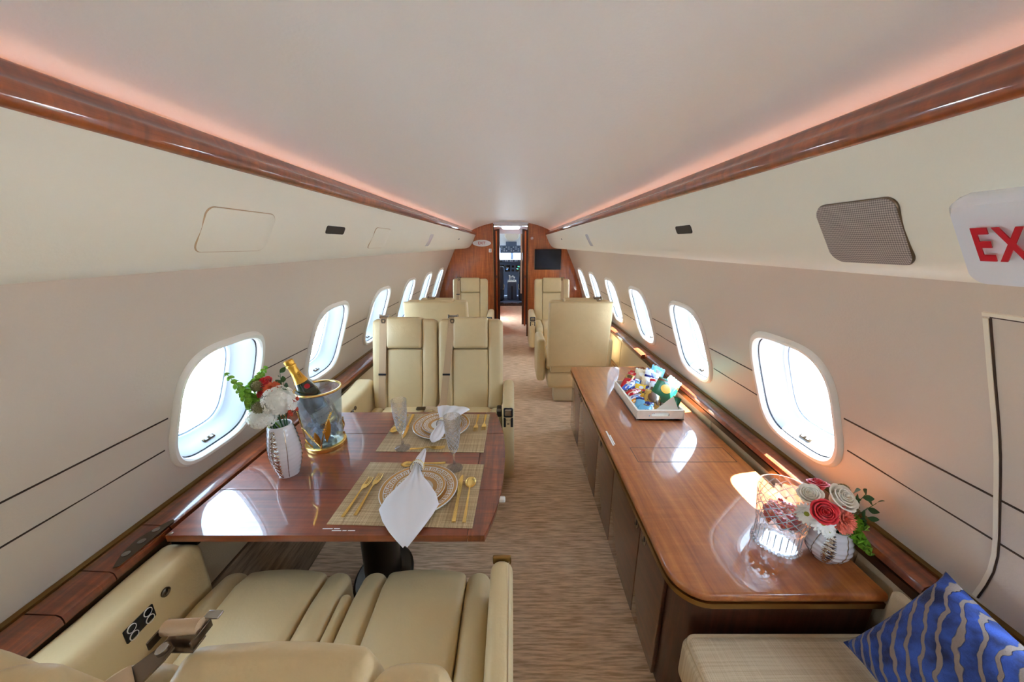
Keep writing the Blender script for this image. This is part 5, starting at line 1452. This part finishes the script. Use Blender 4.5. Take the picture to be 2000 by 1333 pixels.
def feather_vase(name, label, loc, prof, rot, ribs, H, mouth, silver_a):
    """white ceramic vase with ribbed feathers and silver zigzag bands"""
    t = thing(name, label, 'vase', loc, rot)
    def rad(z): return spline(prof, z)
    n = 96; nz = 36
    def body_r(a, z): return rad(z) * (1 + 0.018 * math.sin(z / H * ribs * 2 * math.pi + 2.2 * abs(math.sin(a * 2))) + 0.02 * math.cos(4 * a))
    rings = [[(0.4 * body_r(2 * math.pi * i / n, 0) * math.cos(2 * math.pi * i / n), 0.4 * body_r(2 * math.pi * i / n, 0) * math.sin(2 * math.pi * i / n), 0) for i in range(n)]]
    for k in range(nz + 1):
        z = H * k / nz
        rings.append([(body_r(2 * math.pi * i / n, z) * math.cos(2 * math.pi * i / n), body_r(2 * math.pi * i / n, z) * math.sin(2 * math.pi * i / n), z) for i in range(n)])
    for z in (H, H * 0.8, H * 0.4): rings.append([((rad(z) - 0.005) * math.cos(2 * math.pi * i / n), (rad(z) - 0.005) * math.sin(2 * math.pi * i / n), z) for i in range(n)])
    g = G(); g.loft(rings, True, True, True); g.build('body', 'vase_white', t, sharp=60)
    for a0 in silver_a:                                    # silver barbs
        g = G(); rows = []
        for k in range(60):
            z = H * (0.03 + 0.93 * k / 59); w = 0.24 * (1 + 0.35 * math.sin(k * 1.9)) * (0.6 + 0.4 * math.sin(math.pi * k / 59))
            rows.append([((body_r(a0 + w * u, z) + 0.0012 + 0.0022 * math.sin(k * 1.1 + u * 3) * (1 - u * u)) * math.cos(a0 + w * u), (body_r(a0 + w * u, z) + 0.0012 + 0.0022 * math.sin(k * 1.1 + u * 3) * (1 - u * u)) * math.sin(a0 + w * u), z) for u in (-1, -0.6, -0.2, 0.2, 0.6, 1)])
        g.loft(rows, closed=False); g.build('silver_barbs', 'silver', t, sharp=80)
        q = a0 + 0.62                                      # silver quill line
        g = G(); g.tube([((body_r(q + 0.25 * k / 20, H * (0.02 + 0.95 * k / 20)) + 0.0004) * math.cos(q + 0.25 * k / 20), (body_r(q + 0.25 * k / 20, H * (0.02 + 0.95 * k / 20)) + 0.0004) * math.sin(q + 0.25 * k / 20), H * (0.02 + 0.95 * k / 20)) for k in range(21)], 0.0013, 6); g.build('quill', 'silver', t)
    return t
# left arrangement
LV = (-0.866, 1.196, TZ + 0.0004)
feather_vase('tall_vase', 'tall white ceramic vase with silver feather relief beside the champagne bucket', LV, [(0, 0.036), (0.05, 0.050), (0.10, 0.056), (0.16, 0.050), (0.215, 0.040)], R(0), 12, 0.215, 0.04, (R(-92), R(-160), R(30), R(110)))
LM = (-0.866, 1.196, 0.80); LG = 'flowers in the tall vase'
def lm(i): return (LM[0] + 0.022 * math.cos(i * 1.9), LM[1] + 0.022 * math.sin(i * 1.9), LM[2])
hydrangea('large white hydrangea head at the right of the tall vase', (-0.828, 1.165, 0.968), 0.056, lm(0), LG, 1)
hydrangea('lower white hydrangea head hanging left over the tall vase rim', (-0.895, 1.155, 0.912), 0.046, lm(1), LG, 2)
rose('small red rose at the top of the tall vase flowers', (-0.898, 1.215, 1.012), (0.0, -0.5, 0.8), 0.028, 'petal_red', lm(2), LG)
carnation('orange carnation tucked under the red rose in the tall vase', (-0.866, 1.195, 1.002), (0.1, -0.6, 0.8), 0.030, 'petal_orange', lm(3), LG)
rose('second red rose half hidden beside the orange carnation', (-0.905, 1.20, 0.985), (-0.3, -0.7, 0.5), 0.020, 'petal_red', lm(4), LG)
pod('brown green scabiosa pod in front of the tall vase hydrangeas', (-0.872, 1.118, 0.968), 0.020, lm(5), LG)
pod('olive scabiosa pod high on the left of the tall vase flowers', (-0.918, 1.19, 1.018), 0.020, lm(6), LG)
bells('long green bell flower spike reaching to the left from the tall vase', (-0.928, 1.18, 0.950), (-0.992, 1.16, 1.075), lm(7), LG, 9, 1.0)
bells('short green bell flower spike rising over the red rose', (-0.945, 1.20, 1.005), (-0.915, 1.245, 1.070), lm(8), LG, 7, 0.9)
bells('leafy green bell flower cluster at the left base of the bouquet', (-0.915, 1.16, 0.945), (-0.955, 1.15, 1.015), lm(9), LG, 6, 1.0)
sprig('dark leaf sprig at the upper right of the tall vase bouquet', lm(10), [(-0.842, 1.215, 1.062), (-0.826, 1.20, 1.03)], LG)
berries('orange red berry sprig at the right of the tall vase bouquet', (-0.790, 1.165, 0.950), lm(11), LG)
# right arrangement
RV = (1.018, 0.892, CZ + 0.0004)
feather_vase('round_vase', 'small round white and silver feather vase on the credenza', RV, [(0, 0.030), (0.03, 0.052), (0.06, 0.060), (0.09, 0.054), (0.122, 0.042)], R(20), 7, 0.122, 0.042, (R(-150), R(-50), R(40), R(130)))
RM = (1.018, 0.892, 0.645); RG = 'flowers in the round vase'
def rm(i): return (RM[0] + 0.020 * math.cos(i * 1.9), RM[1] + 0.020 * math.sin(i * 1.9), RM[2])
rose('open white rose at the top of the round vase bouquet', (0.995, 0.885, 0.775), (0.15, -0.55, 0.8), 0.042, 'petal_cream', rm(0), RG)
rose('white rose at the left of the round vase bouquet', (0.932, 0.898, 0.775), (-0.45, -0.3, 0.8), 0.034, 'petal_cream', rm(1), RG)
rose('large red rose at the front of the round vase bouquet', (0.927, 0.852, 0.765), (-0.35, -0.75, 0.6), 0.036, 'petal_red', rm(2), RG)
rose('red rose peeking out behind the white roses', (0.985, 0.935, 0.775), (0, 0.2, 0.95), 0.030, 'petal_red', rm(3), RG)
carnation('coral carnation at the right front of the round vase bouquet', (0.985, 0.855, 0.738), (0.15, -0.75, 0.55), 0.042, 'petal_coral', rm(4), RG)
pod('scabiosa pod right of the coral carnation', (1.045, 0.885, 0.752), 0.022, rm(5), RG)
pod('scabiosa pod behind the open white rose', (1.062, 0.932, 0.775), 0.018, rm(6), RG)
daisy('white daisy hanging over the front rim of the round vase', (0.925, 0.838, 0.738), (-0.2, -0.8, 0.45), 0.034, rm(7), RG)
daisy('white daisy at the left edge of the round vase bouquet', (0.905, 0.868, 0.742), (-0.75, -0.5, 0.4), 0.032, rm(8), RG)
daisy('lowest white daisy in front of the round vase', (0.948, 0.836, 0.712), (0.1, -0.9, 0.2), 0.026, rm(9), RG)
bells('drooping green bell flower spike on the right of the round vase', (1.028, 0.862, 0.705), (1.128, 0.852, 0.602), rm(10), RG, 9, 1.0)
bells('short green bell flower spike beside the drooping one', (1.05, 0.872, 0.712), (1.098, 0.868, 0.690), rm(11), RG, 5, 0.9)
sprig('eucalyptus leaf sprig fanning out right of the round vase', rm(12), [(1.10, 0.90, 0.785), (1.142, 0.90, 0.752), (1.105, 0.88, 0.718), (1.075, 0.91, 0.785)], RG, 1.0)

# ------------------------------------------------------------------ crystal candy bowl
t = thing('candy_bowl', 'cut crystal candy jar half filled with red sweets on the credenza', 'bowl', (0.905, 0.948, CZ + 0.0004))
HB_ = 0.205
def wobb(r, z, a):
    if 0.012 < z < 0.075: return r * (1 + 0.02 * math.cos(24 * a))
    if 0.095 < z < 0.185: return r * (1 + 0.035 * abs(math.sin(9 * a + z * 55)) - 0.035 * abs(math.sin(9 * a - z * 55)))
    return r
out_p = [(0.060, 0.0), (0.066, 0.004), (0.066, 0.014), (0.063, 0.02), (0.063, 0.07), (0.064, 0.078), (0.070, 0.084), (0.070, 0.092)] + [(0.068 + 0.010 * (k / 8), 0.096 + 0.09 * k / 8) for k in range(9)] + [(0.080, 0.198), (0.082, 0.205)]
in_p = [(0.077, 0.205), (0.074, 0.19), (0.066, 0.12), (0.060, 0.095), (0.05, 0.085), (0.005, 0.082)]
g = G(); g.lathe(out_p + in_p, 72, True, True, wob=wobb); g.build('jar', 'jar_crystal', t, sharp=25)
g = G()
for i in range(36):
    a = 2 * math.pi * i / 36; g.sphere((0.0665 * math.cos(a), 0.0665 * math.sin(a), 0.007), 0.0055, (1, 1, 1.2), 6, 5)
g.build('foot_beads', 'crystal', t)['kind'] = 'stuff'
lattice(lambda z: 0.068 + 0.010 * (z - 0.096) / 0.09, 0.098, 0.190, 14, R(75), 0.0013, 'cut_pattern', t)
lattice(lambda z: 0.0635, 0.020, 0.074, 24, R(0.5), 0.0009, 'cut_ribs', t, 2)
rnd = random.Random(12)
GC = 'sweets in the crystal jar'
meshes = {}
for k in range(150):
    z = rnd.choice((0.092, 0.102, 0.112, 0.122, 0.131)) + rnd.uniform(0, 0.004); a = rnd.uniform(0, 6.283); rr = (0.048 + 0.06 * (z - 0.09)) * math.sqrt(rnd.uniform(0.0 if z > 0.12 else 0.4, 1))
    key = rnd.choice(('candy_red', 'candy_red', 'candy_orange'))
    if key not in meshes:
        g = G(); g.sphere((0, 0, 0), 0.0075, (1, 1, 0.85), 8, 6); o = g.build('sweet', key); meshes[key] = o.data
    else:
        o = bpy.data.objects.new('sweet', meshes[key]); COL.objects.link(o)
    o.location = (0.905 + rr * math.cos(a), 0.948 + rr * math.sin(a), CZ + z)
    tag(o, 'glossy %s sweet inside the crystal jar' % ('red' if key == 'candy_red' else 'orange'), 'candy', GC + (' red' if key == 'candy_red' else ' orange'))

# ------------------------------------------------------------------ snack tray
TX0, TX1, TY0, TY1 = 0.725, 0.995, 1.785, 2.235
tr = thing('snack_tray', 'whitewashed wooden tray holding wrapped snacks on the credenza', 'tray', ((TX0 + TX1) / 2, (TY0 + TY1) / 2, CZ + 0.0004))
wx_, wy_ = TX1 - TX0, TY1 - TY0; th_ = 0.012; hh = 0.062
g = G(); g.box((0, 0, 0.005), (wx_, wy_, 0.010)); g.build('bottom', 'tray_wood', tr)
for s in (-1, 1):
    g = G(); g.rbox((s * (wx_ / 2 - th_ / 2), 0, hh / 2), (th_, wy_, hh), 0.0015, 2, 1); g.build('side', 'tray_wood', tr)
    # ends with a hand hole: four bars around the slot
    g = G(); y = s * (wy_ / 2 - th_ / 2); n = 10
    hw, h0, h1 = 0.052, 0.026, 0.046
    outer = [(-wx_ / 2 + th_, 0.0), (wx_ / 2 - th_, 0.0), (wx_ / 2 - th_, hh), (-wx_ / 2 + th_, hh)]
    hole = []
    rr = (h1 - h0) / 2
    for k in range(n + 1): a = R(-90 + 180 * k / n); hole.append((hw - rr + rr * math.cos(a), (h0 + h1) / 2 + rr * math.sin(a)))
    for k in range(n + 1): a = R(90 + 180 * k / n); hole.append((-hw + rr + rr * math.cos(a), (h0 + h1) / 2 + rr * math.sin(a)))
    ring = []
    for x, z in hole:
        dx, dz = x, z - (h0 + h1) / 2; kx = (wx_ / 2 - th_) / abs(dx) if abs(dx) > 1e-6 else 1e9
        kz = ((hh - (h0 + h1) / 2) / dz if dz > 1e-6 else ((h0 + h1) / 2) / -dz if dz < -1e-6 else 1e9); k_ = min(kx, kz); ring.append((dx * k_, (h0 + h1) / 2 + dz * k_))
    for cx_, cz_ in outer:
        i = min(range(len(ring)), key=lambda q: (ring[q][0] - cx_) ** 2 + (ring[q][1] - cz_) ** 2); ring[i] = (cx_, cz_)
    ya, yb = y - th_ / 2, y + th_ / 2
    g.loft([[(x, ya, z) for x, z in ring], [(x, ya, z) for x, z in hole], [(x, yb, z) for x, z in hole], [(x, yb, z) for x, z in ring], [(x, ya, z) for x, z in ring]]); g.build('end_board', 'tray_wood', tr, smooth=False)
def snack_mat(name, a, b=None, scale=(6, 30, 6)):
    if name in MATS: return name
    m, nt, p = new_mat(name)
    p.inputs['Base Color'].default_value = a; p.inputs['Roughness'].default_value = 0.22; p.inputs['Coat Weight'].default_value = 0.4
    if b:
        tc = nt.nodes.new('ShaderNodeTexCoord'); n = nt.nodes.new('ShaderNodeTexNoise'); n.inputs['Scale'].default_value = 34; n.inputs['Detail'].default_value = 1.0; nt.links.new(tc.outputs['Object'], n.inputs['Vector'])
        cr_ = nt.nodes.new('ShaderNodeValToRGB'); e = cr_.color_ramp.elements; cr_.color_ramp.interpolation = 'CONSTANT'; e[0].position = 0; e[0].color = a; e[1].position = 0.60; e[1].color = b
        nt.links.new(n.outputs['Fac'], cr_.inputs['Fac']); nt.links.new(cr_.outputs['Color'], p.inputs['Base Color'])
    return name
def snack(label, c, size, rot, m, kind='packet', band=None, text=None, tcol='white_print', tsize=0.02, oval=None, group='wrapped snacks'):
    """pillow-shaped wrapper with crimped ends"""
    t = thing('snack_' + kind, label, 'snack', c, group=group, rot=rot)
    sx, sy, sz = size; n, mm = 10, 14; rows_t = []; rows_b = []
    def zz(u, v):
        return 0.0006 + sz / 2 * max(0, (1 - abs(u) ** (2.6 if kind == 'packet' else 4))) ** 0.5 * max(0, 1 - (abs(v) / 0.86) ** 4) ** 0.5 if abs(v) < 0.86 else 0.0006
    for sgn, rows in ((1, rows_t), (-1, rows_b)):
        for j in range(mm + 1):
            v = -1 + 2 * j / mm; row = []
            for i in range(n + 1):
                u = -1 + 2 * i / n
                zig = 0.0025 * (1 if i % 2 else -1) if j in (0, mm) else 0
                row.append((u * sx / 2, v * sy / 2 + zig, sgn * zz(u, v) + 0.0012 * math.sin(5 * u + 4 * v)))
            rows.append(row)
    g = G(); g.loft(rows_t, closed=False); g.loft(rows_b, closed=False); g.build('wrapper', m, t, sharp=60)
    if band:
        g = G(); v0, v1, bm_ = band
        g.loft([[(-sx / 2 + sx * i / n, sy / 2 * (v0 + (v1 - v0) * j / 6), zz(-1 + 2 * i / n, v0 + (v1 - v0) * j / 6) + 0.0012 * math.sin(5 * (-1 + 2 * i / n) + 4 * (v0 + (v1 - v0) * j / 6)) + 0.0004) for i in range(n + 1)] for j in range(7)], closed=False); g.build('printed_band', bm_, t)
    if oval:
        ox, oy, om = oval; g = G()
        g.loft([[(k * ox * math.cos(2 * math.pi * i / 20), k * oy * math.sin(2 * math.pi * i / 20), zz(k * ox * math.cos(2 * math.pi * i / 20) / (sx / 2), k * oy * math.sin(2 * math.pi * i / 20) / (sy / 2)) + 0.0018) for i in range(20)] for k in (1.0, 0.7, 0.4, 0.05)], True, False, True); g.build('printed_badge', om, t)
    if text:
        text_mesh('printed_name', text, tsize, Matrix.Translation((0, 0, sz / 2 + 0.0018)) @ Matrix.Rotation(R(90) if sy > sx else 0, 4, 'Z'), tcol, t, depth=0.0002)
    return t
RED = snack_mat('wrap_red', C(196, 20, 34), C(244, 214, 190)); BLU = snack_mat('wrap_blue', C(44, 96, 206), C(226, 234, 246)); LBL = snack_mat('wrap_light_blue', C(112, 190, 232), C(96, 78, 66)); ORG = snack_mat('wrap_orange', C(236, 150, 30), C(250, 236, 200))
WHT = snack_mat('wrap_white', C(232, 234, 240), C(60, 84, 170)); GRN = snack_mat('wrap_green', C(22, 110, 74)); BRN = snack_mat('wrap_brown', C(96, 62, 36)); GLD = snack_mat('wrap_gold', C(196, 156, 70), C(92, 60, 32)); CRM = snack_mat('wrap_cream', C(226, 206, 172), C(246, 240, 228)); YEL = snack_mat('wrap_yellow', C(238, 190, 40)); NVY = snack_mat('wrap_navy', C(26, 40, 120)); MINT = snack_mat('wrap_mint', C(96, 206, 186), C(30, 110, 90))
cx0, cy0, z0 = 0.86, 2.01, CZ + 0.012
# lower layer of bars and pouches, then leaning bags at the back and right
snack('light blue snack pouch nearest the tray front, left', (0.792, 1.842, z0 + 0.030), (0.075, 0.10, 0.026), (R(20), R(-8), R(-35)), LBL)
snack('light blue snack pouch leaning behind the nearest one', (0.795, 1.910, z0 + 0.036), (0.075, 0.10, 0.026), (R(25), R(-6), R(-30)), LBL, band=(0.45, 0.85, NVY))
snack('orange striped bar lying beside the light blue pouches', (0.806, 1.965, z0 + 0.034), (0.036, 0.14, 0.020), (R(0), R(-4), R(-62)), ORG, 'bar', band=(-0.2, 0.2, YEL))
snack('white bar with blue lettering between the orange and red ones', (0.810, 2.008, z0 + 0.038), (0.036, 0.15, 0.020), (R(0), R(-4), R(-64)), WHT, 'bar', text='PAYDAY', tcol='wrap_navy', tsize=0.026)
snack('red candy packet with white script at the left side', (0.803, 2.062, z0 + 0.046), (0.060, 0.13, 0.026), (R(8), R(-6), R(-60)), RED, band=(-0.08, 0.05, WHT))
snack('bright blue biscuit pack at the far left of the tray', (0.800, 2.140, z0 + 0.060), (0.052, 0.16, 0.026), (R(10), R(-12), R(-50)), BLU, 'bar', band=(-0.3, 0.3, WHT), text=None)
snack('second blue biscuit pack beside the first', (0.835, 2.150, z0 + 0.062), (0.05, 0.13, 0.026), (R(16), R(4), R(-45)), BLU, 'bar', band=(-0.1, 0.35, LBL))
snack('red pack standing at the far left corner of the tray', (0.796, 2.180, z0 + 0.070), (0.06, 0.17, 0.024), (R(28), R(-4), R(-42)), RED, band=(0.2, 0.6, GLD))
snack('dark red pack behind the blue biscuits', (0.835, 2.205, z0 + 0.072), (0.06, 0.13, 0.024), (R(40), R(4), R(-30)), RED)
snack('yellow packet with pale round marks in the middle', (0.850, 2.078, z0 + 0.056), (0.075, 0.085, 0.026), (R(24), R(2), R(-22)), YEL, oval=(0.014, 0.014, WHT))
snack('cream paper packet at the back of the tray', (0.885, 2.190, z0 + 0.078), (0.085, 0.15, 0.024), (R(50), R(6), R(-20)), CRM)
snack('pale cream packet beside the first cream one', (0.905, 2.130, z0 + 0.068), (0.07, 0.12, 0.024), (R(40), R(10), R(-15)), CRM, oval=(0.012, 0.016, WHT))
snack('white packet with dark print leaning at the back right', (0.945, 2.160, z0 + 0.084), (0.10, 0.15, 0.030), (R(48), R(18), R(-12)), WHT, band=(0.1, 0.3, NVY), oval=(0.016, 0.012, RED))
snack('blue and white packet at the far right corner', (0.985, 2.190, z0 + 0.098), (0.09, 0.15, 0.026), (R(50), R(24), R(-14)), LBL, band=(-0.3, 0.2, WHT))
snack('navy packet in the middle of the tray', (0.895, 2.060, z0 + 0.052), (0.06, 0.09, 0.024), (R(24), R(6), R(-10)), NVY, oval=(0.012, 0.014, WHT))
snack('white and blue packet with red edge right of the navy one', (0.945, 2.070, z0 + 0.074), (0.09, 0.12, 0.030), (R(35), R(14), R(-12)), WHT, band=(0.45, 0.8, RED), oval=(0.02, 0.016, BLU))
snack('brown and red packet behind the gold one', (0.868, 2.005, z0 + 0.048), (0.07, 0.09, 0.024), (R(22), R(4), R(-18)), BRN, band=(0.4, 0.85, RED), oval=(0.012, 0.012, WHT))
snack('yellow and orange packet between bars and brown packet', (0.836, 1.985, z0 + 0.042), (0.05, 0.075, 0.022), (R(15), R(0), R(-35)), YEL, band=(-0.6, -0.1, ORG))
snack('gold pouch with brown oval badge in the front middle', (0.862, 1.928, z0 + 0.056), (0.095, 0.135, 0.034), (R(26), R(8), R(-24)), GLD, oval=(0.026, 0.034, BRN))
snack('brown pouch tucked behind the gold one', (0.900, 1.965, z0 + 0.058), (0.08, 0.12, 0.028), (R(30), R(10), R(-24)), BRN, band=(-0.1, 0.3, GLD))
snack('blue and orange packet in front of the gold pouch', (0.824, 1.862, z0 + 0.036), (0.055, 0.10, 0.024), (R(18), R(2), R(-18)), NVY, band=(-0.7, 0.0, ORG))
snack('large green chip bag with yellow badge on the right of the tray', (0.955, 1.975, z0 + 0.088), (0.13, 0.17, 0.040), (R(30), R(22), R(-30)), GRN, band=(0.55, 0.84, BRN), oval=(0.030, 0.034, YEL))
snack('mint green chip bag overhanging the right side of the tray', (1.000, 2.005, z0 + 0.108), (0.085, 0.15, 0.030), (R(22), R(30), R(-40)), MINT, band=(-0.3, 0.1, NVY))
snack('green packet standing in the front right corner of the tray', (0.962, 1.850, z0 + 0.052), (0.05, 0.10, 0.022), (R(70), R(20), R(-14)), GRN)
g = G(); g.prism([(-0.085, 0.0), (0.075, 0.0), (0.05, 0.085)], -0.001, 0.001, M=Matrix.Rotation(R(68), 4, 'X')); o = g.build('snack_card', 'label_paper'); o.location = (0.905, 1.815, CZ + 0.062 - 0.02); o.rotation_euler = (0, 0, R(6)); tag(o, 'plain pale triangular card propped at the front of the tray', 'card')
